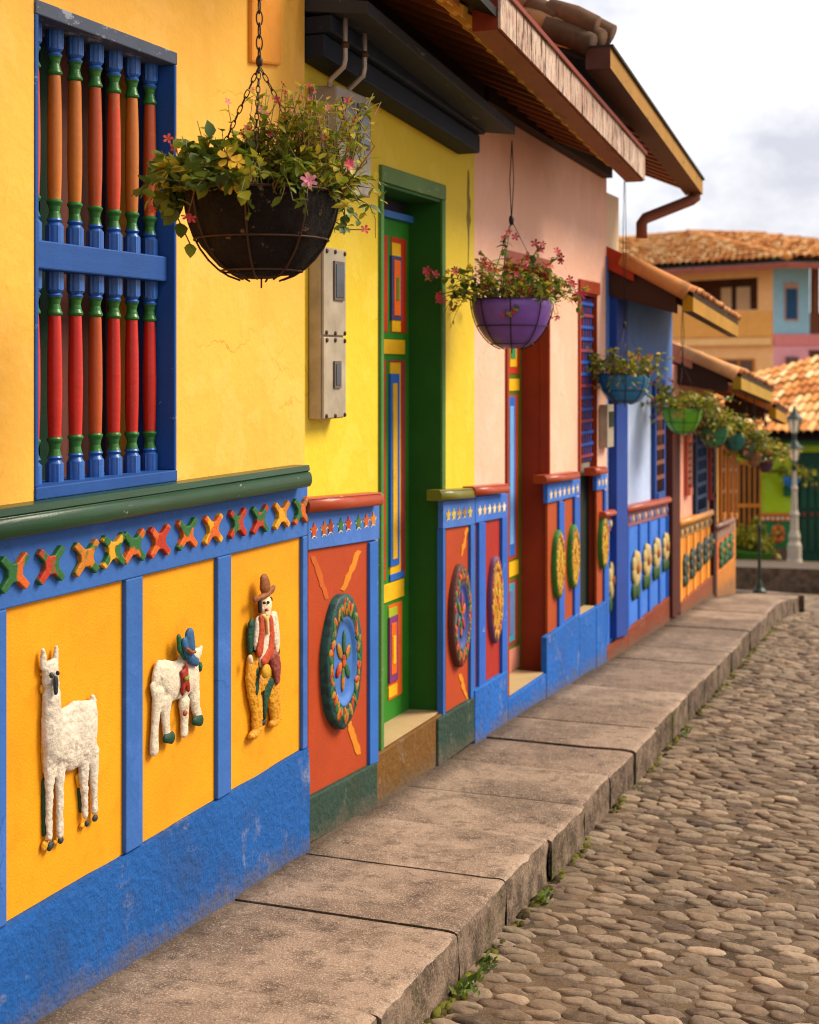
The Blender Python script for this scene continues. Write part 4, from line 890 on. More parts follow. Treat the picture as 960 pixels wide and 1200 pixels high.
for px, py, hw, hv in ((716, 688, 4.5, 30), (744.5, 674, 5, 29), (757, 664, 4.6, 27), (768.5, 655, 4.2, 25), (779, 647, 3.6, 23)):
    flower_rel(h4, px, py, hw, hv, '#BCA468', '#A05A1A', '#2A5028')
win(h4, 763, 775, 446, 585, .03, '#2A4A8E', '#1E2A4A', 2, 6, '#7A4A3A', 'tall dark blue lattice window')
win(h4, 714, 720.5, 470, 575, .03, '#A8BCE0', '#2A3A6A', 1, 8, '#C04A3A', 'slim lattice window')
# house 5
Y5a, Y5b = Y4b, WY(837)
h5 = thing('house', 'coral pink house with orange lower panels and dark blue window between two other houses', 'house', (0, (Y5a + Y5b) / 2, zs(11)), 'painted houses along the pavement')
A5, B5 = Vector((.45, 10.49, EZ - .155)), Vector((.40, 12.4, EZ - .29)); zt5 = (EZ + .02, EZ - .08)
far_house(h5, 788, 837, Y5a, Y5b, zt5, '#E49C84')
gable_roof(h5, 793, 422, 862, A5, B5, .40, '#B8785A', 9, 41, '#D8A080', 8, fas_c='#A47E18')
mb = MB(); mb.slab(788.5, 797.5, (480, 480), (724, 718), .05, -.1, paint('#4A1E14', 'wood')); mb.build('post', h5, bevel=.004, label='dark brown post')
om = paint('#D88A2A', 'gloss'); op5 = paint('#D07A22', 'wall'); os5 = paint('#E09A3A', 'wood'); b5 = paint('#8A4A2C', 'stucco')
ledge('moulding', h5, 798, 837, (611, 597), 7, .01, .045, om, flat=.12)
mb = MB(); mb.slab(798, 836.5, (618.5, 604), (631, 614), .018, -.002, paint('#9A7A4A', 'wood'))
for i in range(13):
    px = 799.5 + 2.9 * i; Yc, Zc = W(px, 624.5 - i * 1.18, .018); mb.ell((.019, Yc, Zc), (.008, .03, .024), paint('#4A4A4A' if i % 2 else '#D8A050', 'relief'), 8, 6)
mb.build('frieze', h5)
mb = MB(); mb.slab(798, 836.5, (632, 615), (706, 673), .010, -.002, op5); mb.build('dado_panels', h5)
for x in (798, 806, 814, 822, 829.5, 835): 
    mb = MB(); mb.slab(x, x + 1.8, 631 - (x - 798) * .44, 705 - (x - 798) * .86, .02, -.002, os5); mb.build('stile', h5)
ya_, yb_ = WY(798, .03), WY(837, .03); mb = MB(); mb.wallpiece(ya_, yb_, (zs(ya_) - .2, zs(yb_) - .2), (W(798, 707, .03)[1], W(837, 673, .03)[1]), .03, -.05, b5); mb.build('plinth', h5, bevel=.005)
for px, py in ((802.8, 668), (811, 660), (818.8, 652), (826.5, 645), (833, 639)):
    flower_rel(h5, px, py, 3, 20 - (px - 800) * .15, '#3A4A44', '#8A6A3A', '#2A4030')
win(h5, 811.5, 825, 500, 604, .03, '#24344E', '#141C2C', 3, 5, '#2E4468', 'dark blue barred window')
win(h5, 801.5, 806.5, 510, 580, .03, '#B8604A', '#5A3028', 1, 6, '#7A4A34')
win(h5, 829.5, 834.5, 515, 585, .03, '#8A3A34', '#2A2030', 1, 4, '#3A4A6A')
# house 6
Y6a, Y6b = Y5b, WY(862)
h6 = thing('house', 'ochre yellow house at the far end of the row where the pavement stops', 'house', (0, (Y6a + Y6b) / 2, zs(12.4)), 'painted houses along the pavement')
A6, B6 = Vector((.42, 12.45, EZ - .42)), Vector((.40, 13.3, EZ - .50)); zt6 = (EZ - .30, EZ - .36)
far_house(h6, 837, 862, Y6a, Y6b, zt6, '#DCA650')
gable_roof(h6, 840, 470, 880, A6, B6, .40, '#9A5A3A', 4, 51, '#D8A080', 4)
mb = MB(); mb.slab(837.2, 840.5, (500, 500), (696, 694), .04, -.1, paint('#3A1C14', 'wood')); mb.build('post', h6)
for x0, x1 in ((842, 846.5), (851, 854.5), (857, 860)): win(h6, x0, x1, 518, 608, .03, '#A86A2A', '#4A2E1C', 1, 2, '#6A3A1E')
ledge('moulding', h6, 840.5, 862, (616, 606), 6, .01, .045, paint('#7A4A3A', 'gloss'), flat=.12)
mb = MB(); mb.slab(840.5, 861.5, (623, 612), (634, 621), .016, -.002, paint('#8A6A5A', 'wood')); mb.build('frieze', h6)
mb = MB(); mb.slab(840.5, 861.5, (634, 621), (672, 652), .010, -.002, paint('#C4622A', 'wall')); mb.build('dado_panels', h6)
ya_, yb_ = WY(840.5, .03), WY(862, .03); mb = MB(); mb.wallpiece(ya_, yb_, (zs(ya_) - .3, zs(yb_) - .3), (W(840.5, 672, .03)[1], W(862, 652, .03)[1]), .03, -.002, paint('#C27A34', 'stucco')); mb.build('plinth', h6, bevel=.005)
for px, py in ((845, 650), (850.5, 645), (856, 640)): flower_rel(h6, px, py, 2.4, 16, '#3A6A3A', '#A86A2A', '#2A5030')
# ================================================================== hanging baskets
LF = {'deep': mat_leaf('leaf_deep', '#263C14', '#5E7224', .3), 'mid': mat_leaf('leaf_mid', '#3A521A', '#8A962C', .3), 'lime': mat_leaf('leaf_lime', '#66761E', '#C8B43C', .35)}
STEM = mat_simple('plant_stem', '#5A5A22', .6); STEMR = mat_simple('plant_stem_red', '#7A4A2A', .6)
def leaf(mb, p, dr, up, L, Wd, mat, tone, fold=.25):
    dr = dr.normalized(); sd = dr.cross(up); sd = sd.normalized() if sd.length > 1e-4 else Vector((1, 0, 0)); nn = sd.cross(dr).normalized()
    pr = [(0, 0), (.18, .62), (.42, 1), (.72, .72), (1, 0)]
    vs = [p, p + dr * L * .5 - nn * L * .03, p + dr * L - nn * L * .18]
    for s_ in (1, -1):
        for t, w in pr[1:4]: vs.append(p + dr * L * t + sd * s_ * Wd * .5 * w + nn * (fold * Wd * .5 * w - L * .18 * t * t))
    mb.add(vs, [(0, 3, 4, 1), (1, 4, 5, 2), (0, 1, 7, 6), (1, 2, 8, 7)], mat, True, tone)
def blossom(mb, p, nrm, r, mat, cmat, n=5, cup=.3):
    nrm = nrm.normalized(); u = nrm.orthogonal().normalized(); w = nrm.cross(u)
    for k in range(n):
        a = 2 * math.pi * k / n; dv = u * math.cos(a) + w * math.sin(a); sd = nrm.cross(dv); ww = 2.2 / n
        vs = [p, p + dv * r * .55 + sd * r * ww * .62 + nrm * r * cup * .4, p + dv * r * .92 + sd * r * ww * .5 + nrm * r * cup * .6, p + dv * r + nrm * r * cup * .5, p + dv * r * .92 - sd * r * ww * .5 + nrm * r * cup * .6, p + dv * r * .55 - sd * r * ww * .62 + nrm * r * cup * .4]
        mb.add(vs, [(0, 1, 2, 3), (0, 3, 4, 5)], mat, True, .5)
    if cmat: mb.ell(p + nrm * r * .08, (r * .2, r * .2, r * .2), cmat, 6, 5)
CR, UPV = Vector((ct, st, 0)), Vector((0, 0, 1)); CF = Vector((-st, ct, 0))   # across the street view, and along it
def link_chain(mb, a, b, mat, L=.022, r=.0042, w=.0013):
    a, b = Vector(a), Vector(b); n = max(1, int((b - a).length / (L * .78))); t = (b - a).normalized(); u = t.orthogonal().normalized(); v = t.cross(u)
    for i in range(n):
        c = a.lerp(b, (i + .5) / n); s_ = u if i % 2 else v
        mb.tube([c + t * (L / 2 * math.cos(k * math.pi / 5)) + s_ * (r * math.sin(k * math.pi / 5)) for k in range(10)], w, mat, 5, closed=True)
def plant(root, c, r, seed, n, hgt, spread, kinds, blooms, lsize=.03, droop=.3, left_heavy=False, nfl=14, leafn=9):
    rnd = random.Random(seed); mb = MB(); mf = MB(); ms = MB(); tips = []
    for i in range(n):
        a = rnd.uniform(0, 2 * math.pi); rr = r * math.sqrt(rnd.random()) * .95; base = c + Vector((rr * math.cos(a), rr * math.sin(a), -.02))
        out = Vector((math.cos(a), math.sin(a), 0)) * (.25 + rr / r) * spread * rnd.uniform(.4, 1.15) + Vector((rnd.gauss(0, .02), rnd.gauss(0, .02), 0))
        h = hgt * rnd.uniform(.35, 1.0) * (1 - .35 * (rr / r)); dp = droop * rnd.uniform(0, 1) * hgt * (rr / r)
        sg = 7; pts = []; wig = Vector((rnd.gauss(0, .01), rnd.gauss(0, .01), 0))
        for k in range(sg + 1):
            t = k / sg; pts.append(base + out * t + UPV * (h * math.sin(t * 1.5) - dp * t ** 3 * 1.6) + wig * math.sin(t * 6))
        side = (base + out - c).dot(CR) / r
        kind = rnd.choice(kinds)
        if left_heavy: kind = 'deep' if side < -.2 and rnd.random() < .45 else rnd.choice(kinds)
        big = left_heavy and side < -.1
        ms.tube(pts, [.0022 * (1 - .6 * k / sg) for k in range(sg + 1)], STEMR if rnd.random() < .4 else STEM, 4, cap=False)
        for k in range(leafn):
            t = rnd.uniform(.15, 1) ** .8; q = t * sg; j = min(sg - 1, int(q)); p = pts[j].lerp(pts[j + 1], q - j); tg = (pts[j + 1] - pts[j]).normalized()
            dr = (tg * .4 + Vector((rnd.gauss(0, 1), rnd.gauss(0, 1), rnd.gauss(.1, .6)))).normalized(); L = lsize * rnd.uniform(.6, 1.25) * (1.25 if big else .95)
            leaf(mb, p, dr, UPV + Vector((rnd.gauss(0, .4), rnd.gauss(0, .4), 0)), L, L * (.85 if big else .52), LF[kind], min(1, max(0, rnd.gauss(.45, .25))))
        tips.append((pts[-1], (pts[-1] - pts[-2]).normalized()))
    ms.build('stems', root); mb.build('leaves', root)
    rnd.shuffle(tips)
    for p, t in tips[:nfl]:
        m, cm = rnd.choice(blooms)
        for q in range(rnd.choice((1, 2, 3))):
            o_ = Vector((rnd.gauss(0, .012), rnd.gauss(0, .012), rnd.gauss(.004, .008))); blossom(mf, p + t * .01 + o_, t + Vector((rnd.gauss(.4, .5), rnd.gauss(-.5, .5), rnd.gauss(0, .4))), rnd.uniform(.008, .014), m, cm)
    if mf.v: mf.build('blossoms', root)
def flow(h): return mat_simple('petal_' + h.strip('#'), h, .55, 0, .18, 60, .1)
RB = [(flow('#A81C2C'), None), (flow('#B8302A'), None), (flow('#B83A50'), None)]; YB = [(flow('#D8A028'), flow('#8A4A10')), (flow('#CC5A50'), None), (flow('#D86A3A'), None)]
wire_m = mat_simple('rusty_wire', '#4A3428', .6, .6); wire_d = mat_simple('dark_wire', '#2A2426', .5, .5)
def bowl(root, c, R_, H, mat, wm, rough=0., ribs=8, name='bowl'):
    mb = MB(); n = 32; prof = []
    for k in range(10):
        a = math.pi / 2 * k / 9; prof.append((R_ * (.12 + .88 * math.sin(a)) if k else .001, -H * math.cos(a) ** 1.1))
    prof += [(R_ * .96, .002), (R_ * .93, -.03), (.001, -.035)]
    for i, (r, z) in enumerate(prof): pass
    vs = [(c.x + r * math.cos(2 * math.pi * k / n), c.y + r * math.sin(2 * math.pi * k / n), c.z + z) for r, z in prof for k in range(n)]
    if rough:
        vs = [tuple(Vector(v) + (Vector(v) - c).normalized() * rough * noise.noise(Vector(v) * 22)) for v in vs]
    mb.add(vs, [(i * n + k, i * n + (k + 1) % n, (i + 1) * n + (k + 1) % n, (i + 1) * n + k) for i in range(len(prof) - 1) for k in range(n)], mat, True)
    mb.build(name, root)
    wf = MB(); e = 1.025; w = R_ * .014
    ring = lambda r, z: [(c.x + r * math.cos(2 * math.pi * k / 28), c.y + r * math.sin(2 * math.pi * k / 28), c.z + z) for k in range(28)]
    wf.tube(ring(R_ * e, .003), w * 1.2, wm, 6, True)
    for f_ in (.52, .88):
        al = math.acos(f_ ** (1 / 1.1)); wf.tube(ring(R_ * e * (.12 + .88 * math.sin(al)), -H * f_ * e), w, wm, 6, True)
    for k in range(ribs):
        a = 2 * math.pi * (k + .35) / ribs
        wf.tube([(c.x + R_ * e * (.12 + .88 * math.sin(b_)) * math.cos(a), c.y + R_ * e * (.12 + .88 * math.sin(b_)) * math.sin(a), c.z - H * e * math.cos(b_) ** 1.1) for b_ in [math.pi / 2 * (1 - q / 9) for q in range(9)]], w, wm, 6)
    wf.tube([c + Vector((0, 0, -H * .98)), c + Vector((0, 0, -H * 1.1))], w * .9, wm, 5)
    wf.build('wire_frame', root)
GB = 'hanging flower baskets under the eaves'
# basket 1: dark coir bowl on chains
c1 = P(306.5, 229, 3.28); R1 = 90 / F * 3.28
b1o = thing('hanging_basket', 'large dark coir basket on chains with yellow flowers, in front of golden wall', 'hanging basket', c1 + Vector((0, 0, -.19)), GB)
t_ = NT('coir_liner'); f_ = t_.noise(26, 8, .7); g_ = t_.noise(9, 6, .7)
cc_ = t_.mix(t_.ramp(g_, [(.4, 0), (.7, 1)]), lin('#120D0A'), lin('#261A14')); cc_ = t_.mix(t_.ramp(f_, [(.60, 0), (.68, 1)]), cc_, lin('#8a7052')); t_.col(cc_)
bowl(b1o, c1, R1, .185, t_.done(t_.bump(f_, 1.0, .018, t_.bump(g_, .8, .03)), .8, .2), wire_m, .010)
hook = P(304, 72, 3.28); ch_m = mat_simple('chain_steel', '#3A2E26', .5, .7)
mb = MB()
for k in range(3):
    a = 2 * math.pi * k / 3 + .9; link_chain(mb, hook + Vector((0, 0, -.01)), c1 + Vector((R1 * math.cos(a), R1 * math.sin(a), .004)), ch_m, .024, .0045, .0014)
link_chain(mb, hook, Vector((hook.x, hook.y, EZ + 1.62)), ch_m, .034, .007, .0019)
mb.ell(hook, (.008, .008, .014), ch_m); mb.build('chain', b1o)
plant(b1o, c1, R1, 12, 120, .17, .11, ['mid', 'lime', 'mid', 'lime'], RB, .030, .5, True, 10, 11)
# the trailing and tall stems
rnd = random.Random(8); ms = MB(); ml = MB(); mf = MB()
for k in range(120):                              # thin upright stems over the right half
    b_ = c1 + CR * rnd.uniform(-.05, .19) + CF * rnd.uniform(-.09, .09); top = b_ + CR * rnd.uniform(-.03, .09) + UPV * rnd.uniform(.10, .235)
    m_ = b_.lerp(top, .5) + CR * rnd.gauss(0, .025); ms.tube([b_, m_, top], [.0017, .0014, .0009], STEMR if k % 2 else STEM, 4)
    for q in range(13):
        p = b_.lerp(m_, rnd.random()) if q % 3 == 0 else m_.lerp(top, rnd.random()); L = rnd.uniform(.014, .036); leaf(ml, p, Vector((rnd.gauss(0, 1), rnd.gauss(0, 1), rnd.gauss(.3, .6))), UPV, L, L * .45, LF[rnd.choice(['lime', 'mid', 'lime'])], rnd.uniform(.3, 1))
    if k % 3 == 0: blossom(mf, top, Vector((rnd.gauss(.5, .4), rnd.gauss(-.6, .4), .4)), rnd.uniform(.006, .010), rnd.choice(RB)[0], None)
for (dx, dz, L_) in ((-.15, .03, .17), (-.15, .07, .17), (-.14, .10, .17), (-.17, .00, .17), (-.12, .09, .17), (-.17, -.04, .17), (-.13, -.13, .2), (.20, -.06, .10), (.17, -.09, .12), (-.22, .08, .12)):
    sg_ = 1 if dx > 0 else -1; b_ = c1 + CR * (sg_ * R1 * .96) - CF * .03 if dz < 0 else c1 + CR * (dx * .72); e_ = c1 + CR * dx * 1.08 - CF * (.05 if dz < 0 else 0) + UPV * dz; m_ = (b_ + CR * sg_ * .022 + UPV * (-.01 + dz * .25)) if dz < 0 else b_.lerp(e_, .5) + CR * (.035 * sg_) + UPV * .02; ms.tube([b_, m_, e_], .0016, STEM, 4)
    for q in range(11):
        p = m_.lerp(e_, rnd.uniform(-.5, 1)); L = rnd.uniform(.024, .042) * (1 if dx < 0 else .6); leaf(ml, p, Vector((rnd.gauss(0, .8), rnd.gauss(0, .8), rnd.gauss(-.6, .6))), Vector((.6, -.6, .5)), L, L * .8, LF[rnd.choice(['deep', 'mid'])], rnd.uniform(.2, .9))
p = c1 + CR * .228 + UPV * -.075; ms.tube([c1 + CR * .15 + UPV * -.05, c1 + CR * .19 + UPV * -.075, p], .0013, STEM, 4); blossom(mf, p, Vector((.5, -.7, .4)), .012, RB[1][0], None)
for dx, dz in ((-.205, .125), (-.19, .105)): ms.tube([c1 + CR * (dx * .62), c1 + CR * (dx * .9) + UPV * dz * .6, c1 + CR * dx + UPV * dz], .0014, STEM, 4); blossom(mf, c1 + CR * dx + UPV * dz, Vector((.4, -.8, .2)), .012, flow('#D0503A'), None)
ms.build('stems', b1o); ml.build('leaves', b1o); mf.build('blossoms', b1o)
NF = (CR * .15 - CF + UPV * .25)
ms = MB(); ml = MB(); rnd = random.Random(44)
for k in range(46):
    b_ = c1 + CR * rnd.uniform(-.17, .06) + CF * rnd.uniform(-.12, .10); top = b_ + CR * rnd.uniform(-.07, .03) + UPV * rnd.uniform(.05, .145); m_ = b_.lerp(top, .5) + CR * rnd.gauss(0, .02); ms.tube([b_, m_, top], [.0018, .0014, .001], STEM, 4)
    for q in range(7):
        p = b_.lerp(m_, rnd.random()) if q % 3 == 0 else m_.lerp(top, rnd.random()); L = rnd.uniform(.022, .046); leaf(ml, p, Vector((rnd.gauss(.2, .8), rnd.gauss(-.2, .8), rnd.gauss(-.1, .6))), Vector((.3, -.3, .9)), L, L * .8, LF[rnd.choice(['mid', 'deep', 'lime'])], rnd.uniform(.1, .9))
ms.build('stems', b1o); ml.build('leaves', b1o)
ye, yc, pk = flow('#E2B020'), flow('#6A3A0C'), flow('#D08C98')
for px, py, r, n_, m, cm in ((272, 214, .028, 9, ye, yc), (268, 186, .026, 5, ye, yc), (279, 190, .018, 5, ye, None), (362, 212, .019, 6, pk, flow('#A83A50'))):
    mb = MB(); blossom(mb, P(px, py, 3.28 - R1 * 1.12), NF, r, m, cm, n_, .15)
    if m is pk: blossom(mb, P(px, py, 3.28 - R1 * 1.16), NF + CR * .4, r * .7, flow('#C86A80'), None, 5, .5)
    mb.build('yellow_flower' if m is ye else 'pink_flower', b1o)
# basket 2: purple pot under the eave board
c2 = P(600, 352, 6.02); R2 = 47.5 / F * 6.02
def potmat(h): return mat_simple('pot_plastic_' + h.strip('#'), h, .42, 0, .16, 9, .06, .4)
def pot_basket(cpt, Rr, H, hexc, lab, top, seed, blooms, n=60, hgt=.15, spread=.09, ls=.028, kinds=('mid', 'lime', 'deep'), nfl=18, knot=None, wires=3):
    o = thing('hanging_basket', lab, 'hanging basket', cpt + Vector((0, 0, -H)), GB)
    bowl(o, cpt, Rr, H, potmat(hexc), wire_d, 0, 8, 'pot'); mb = MB(); kp = knot or (cpt + Vector((0, 0, hgt * 1.25)))
    for k in range(wires):
        a = 2 * math.pi * k / wires + .5; mb.tube([kp, cpt + Vector((Rr * math.cos(a), Rr * math.sin(a), .003))], .0016, wire_d, 5)
    for s_ in (-.008, .008): mb.tube([kp, kp.lerp(top, .5) + CR * s_, Vector(top)], .0022, wire_d, 5)
    mb.ell(kp, (.011, .011, .022), wire_d); mb.build('hanging_wire', o)
    plant(o, cpt, Rr, seed, n, hgt, spread, list(kinds), blooms, ls, .6, False, nfl, 9); return o
o2b = pot_basket(c2, R2, .195, '#70489E', 'purple pot in a wire cage with red geraniums, in front of the pink wall', P(600, 165, 6.02), 23, RB, 110, .24, .12, .034, ('mid', 'lime', 'mid', 'lime'), 60, knot=P(599.5, 258, 6.02))
rnd = random.Random(2); ms = MB(); ml = MB(); mf = MB()
for (x0, y0, x1, y1) in ((575, 350, 503, 322), (572, 350, 515, 345), (590, 345, 593, 275), (610, 345, 632, 288), (625, 345, 655, 300), (630, 348, 668, 330), (632, 350, 676, 345), (575, 348, 530, 318)):
    a_, b_ = P(x0, y0, 6.0), P(x1, y1, 5.96); m_ = a_.lerp(b_, .5) + UPV * .03; ms.tube([a_, m_, b_], .0022, STEM, 4)
    for q in range(13):
        p = a_.lerp(m_, rnd.random()) if q % 3 == 0 else m_.lerp(b_, rnd.random()); L = rnd.uniform(.025, .042); leaf(ml, p, Vector((rnd.gauss(0, .8), rnd.gauss(0, .8), rnd.gauss(-.2, .7))), UPV, L, L * .75, LF[rnd.choice(['deep', 'mid'])], rnd.random())
    for q in range(4): blossom(mf, b_ + Vector((rnd.gauss(0, .014), rnd.gauss(0, .014), rnd.gauss(0, .012))), Vector((rnd.gauss(.4, .4), -.8, rnd.gauss(.2, .4))), rnd.uniform(.013, .02), rnd.choice(RB)[0], None)
ms.build('stems', o2b); ml.build('leaves', o2b); mf.build('blossoms', o2b)
# the smaller ones
c3 = P(732, 439, 8.34); pot_basket(c3, 30.5 / F * 8.34, .165, '#1A6E9E', 'bright blue pot with yellow and coral flowers, beside the dark blue post', Vector((c3.x, c3.y, z3u(c3.x, c3.y) - .02)), 33, YB, 80, .22, .12, .036, ('lime', 'mid', 'lime'), 26)
for k, (px, py, X, Rp, Hp, hx, lab, tp) in enumerate((
        (800, 478, .25, 23.5, 31, '#5FA320', 'lime green pot of yellow flowers, in front of the dark brown post', None),
        (836, 500, .25, 18.5, 24, '#2E7A4A', 'leaf green pot hanging before the coral pink house', None),
        (861, 507, .26, 13.5, 22, '#1F6E64', 'teal pot beneath the lowest yellow eave board, between a green and a grey pot', None),
        (874, 517, .30, 11, 21, '#4A5A4A', 'grey green pot between the teal pot and the tan pot', None),
        (884, 528, .34, 10, 19, '#8A6A4A', 'tan pot hanging between the grey green pot and the dark plum pot', None),
        (897, 534, .40, 10, 20, '#4A2A4A', 'dark plum pot, last of the row of baskets', None))):
    Y = WY(px, X); d = D(X, Y); cpt = Vector((X, Y, W(px, py, X)[1])); ztop = cpt.z + (.55 if k == 0 else .40)
    if k < 1: ztop = zq4(X, Y) - .02
    pot_basket(cpt, Rp / F * d, Hp / F * d, hx, lab, Vector((X, Y, ztop)), 50 + k, YB, 64, .22 if k < 2 else .20, .15 if k < 2 else .16, .044, ('lime', 'mid', 'lime'), 20)

# ================================================================== meters on the lemon wall
bei = mat_simple('meter_enamel', '#94897C', .5, .1, .22, 14, .15); bei2 = mat_simple('meter_enamel_aged', '#A0937E', .5, .1, .25, 9, .15); glass = mat_simple('meter_glass', '#1E1C1E', .15, 0, .3, 8, .02, .6)
scr = mat_simple('rusty_screw', '#4A3020', .6, .4)
Ym = WY(360) + .006
m1 = thing('meter_box', 'upper grey meter box with two dark windows and conduits above, half behind the flowers', 'meter box', (.05, 4.6, EZ + .6))
ya_, yb_ = Ym, WY(436, .107); zt_ = W(394, 98, .107)[1]; zb_ = zt_ - .34
mb = MB(); mb.box((.002, .105), (ya_, yb_), (zb_, zt_), bei); mb.build('casing', m1, bevel=.006)
for f0, f1 in ((.12, .46), (.56, .92)):
    mb = MB(); y0, y1 = ya_ + (yb_ - ya_) * f0, ya_ + (yb_ - ya_) * f1; mb.box((.1055, .112), (y0, y1), (zb_ + .16, zt_ - .035), mat_simple('meter_frame', '#5A5048', .5)); mb.box((.1125, .115), (y0 + .012, y1 - .012), (zb_ + .172, zt_ - .047), glass); mb.build('window', m1, bevel=.002)
for px, x in ((375, .05), (409.5, .085)):
    Yc = WY(px, x); mb = MB(); mb.tube([(.085, Yc, zt_ - .01), (.085, Yc, zt_ + .012), (.140, Yc - .01, zt_ + .05), (.145, Yc - .01, zt_ + .075), (.145, Yc - .01, EZ + 1.2)], .0085, mat_simple('galvanised_pipe', '#9A8F86', .45, .5, .3, 24, .15), 10); mb.tube([(.145, Yc - .01, zt_ + .11), (.145, Yc - .01, zt_ + .13)], .0125, scr, 10); mb.build('conduit', m1)
m2 = thing('meter_box', 'tall beige two door electricity box screwed to the lemon wall', 'meter box', (.025, 4.55, EZ + .1))
ya_, yb_ = Ym - .0, WY(406, .056); zt_, zm_, zb_ = W(390, 290, .056)[1], W(390, 394, .056)[1], W(390, 491, .056)[1]
mb = MB(); mb.box((.002, .046), (ya_, yb_), (zb_, zt_), bei2); mb.build('casing', m2, bevel=.004)
for z0, z1, w0, w1, y_ in ((zm_ + .003, zt_ - .003, W(395, 352, .06)[1], W(395, 306, .06)[1], (.42, .86)), (zb_ + .003, zm_ - .003, W(395, 455, .06)[1], W(395, 423, .06)[1], (.42, .72))):
    mb = MB(); mb.box((.0465, .056), (ya_ + .004, yb_ - .002), (z0, z1), bei2); dr = mb.build('cover', m2, bevel=.003)
    mb = MB(); A_, B_ = ya_ + (yb_ - ya_) * y_[0], ya_ + (yb_ - ya_) * y_[1]; mb.box((.0565, .062), (A_, B_), (w0, w1), mat_simple('meter_frame', '#5A5048', .5)); mb.box((.0625, .064), (A_ + .01, B_ - .01), (w0 + .01, w1 - .01), glass); mb.build('window', dr, bevel=.0015)
    for yy_, zz in ((.12, .03), (.92, .03), (.5, .025), (.92, .96), (.5, .965), (.14, .96)):
        mb = MB(); mb.ell((.058, ya_ + (yb_ - ya_) * yy_, z0 + (z1 - z0) * zz), (.004, .008, .008), scr, 8, 5); mb.build('screw', dr)
m3 = thing('meter_box', 'small grey box on the pink wall above the narrow red panel', 'meter box', (.03, 8.3, EZ - .4))
a_, b_ = WY(702), WY(709.5); mb = MB(); mb.box((.002, .05), (a_, b_), (W(706, 524)[1], W(706, 474)[1]), bei2); mb.build('casing', m3, bevel=.004)
mb = MB(); mb.box((.0505, .056), (a_ + .03, b_ - .03), (W(706, 500)[1], W(706, 482)[1]), glass); mb.build('window', m3)

# ================================================================== ground, pavement, road
def kx(Y): return kerb_x(Y)
slabm = mat_tone('worn_concrete', [(0, lin('#6f5a4a')), (.5, lin('#9a8270')), (1, lin('#b8a08a'))], .85, 120, .5, moss=('#4a3c30', .55), spec=.2)
t_ = NT('pavement_concrete'); a_ = t_.attr('tone'); n1 = t_.noise(2.2, 7, .65); n2 = t_.noise(14, 6, .7); n3 = t_.noise(170, 4, .65); n4 = t_.noise(60, 5, .7)
cc_ = t_.mix(a_, lin('#7A6456'), lin('#A8917E'))
cc_ = t_.mix(t_.math('MULTIPLY', t_.ramp(n1, [(.44, 0), (.58, 1)]), .65), cc_, lin('#54443A'))
cc_ = t_.mix(t_.math('MULTIPLY', t_.ramp(n2, [(.50, 0), (.64, 1)]), .6), cc_, lin('#3C3028'))
n6 = t_.noise(26, 9, .8); cc_ = t_.mix(t_.math('MULTIPLY', t_.ramp(n6, [(.57, 0), (.62, 1)]), .5), cc_, lin('#B4A08C'))
cc_ = t_.mix(t_.math('MULTIPLY', t_.ramp(n3, [(.54, 0), (.62, 1)]), .6), cc_, lin('#C4AE98'))
cc_ = t_.mix(t_.math('MULTIPLY', t_.ramp(n4, [(.60, 0), (.68, 1)]), .5), cc_, lin('#4A3C30'))
nn_ = t_.bump(n3, .8, .005); nn_ = t_.bump(n4, .6, .008, nn_); nn_ = t_.bump(n2, .6, .016, nn_)
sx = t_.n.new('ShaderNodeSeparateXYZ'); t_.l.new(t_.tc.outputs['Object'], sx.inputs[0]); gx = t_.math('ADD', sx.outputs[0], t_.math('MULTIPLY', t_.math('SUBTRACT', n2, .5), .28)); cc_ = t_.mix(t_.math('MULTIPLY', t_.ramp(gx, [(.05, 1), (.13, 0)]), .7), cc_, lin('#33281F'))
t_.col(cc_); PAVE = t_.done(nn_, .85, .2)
t_ = NT('kerb_concrete'); a_ = t_.attr('tone'); n2 = t_.noise(10, 7, .7); n3 = t_.noise(90, 4, .65); n5 = t_.noise(5, 6, .7, stretch=(1, 1, .5))
cc_ = t_.mix(a_, lin('#5E4C40'), lin('#8E7866')); cc_ = t_.mix(t_.math('MULTIPLY', t_.ramp(n2, [(.42, 0), (.60, 1)]), .75), cc_, lin('#2A2118')); cc_ = t_.mix(t_.math('MULTIPLY', t_.ramp(n5, [(.52, 0), (.64, 1)]), .6), cc_, lin('#4A451C')); cc_ = t_.mix(t_.math('MULTIPLY', t_.ramp(n3, [(.56, 0), (.68, 1)]), .4), cc_, lin('#B8A088'))
nn_ = t_.bump(n3, .7, .006); nn_ = t_.bump(n2, .9, .03, nn_); t_.col(cc_); KERB = t_.done(nn_, .88, .2)
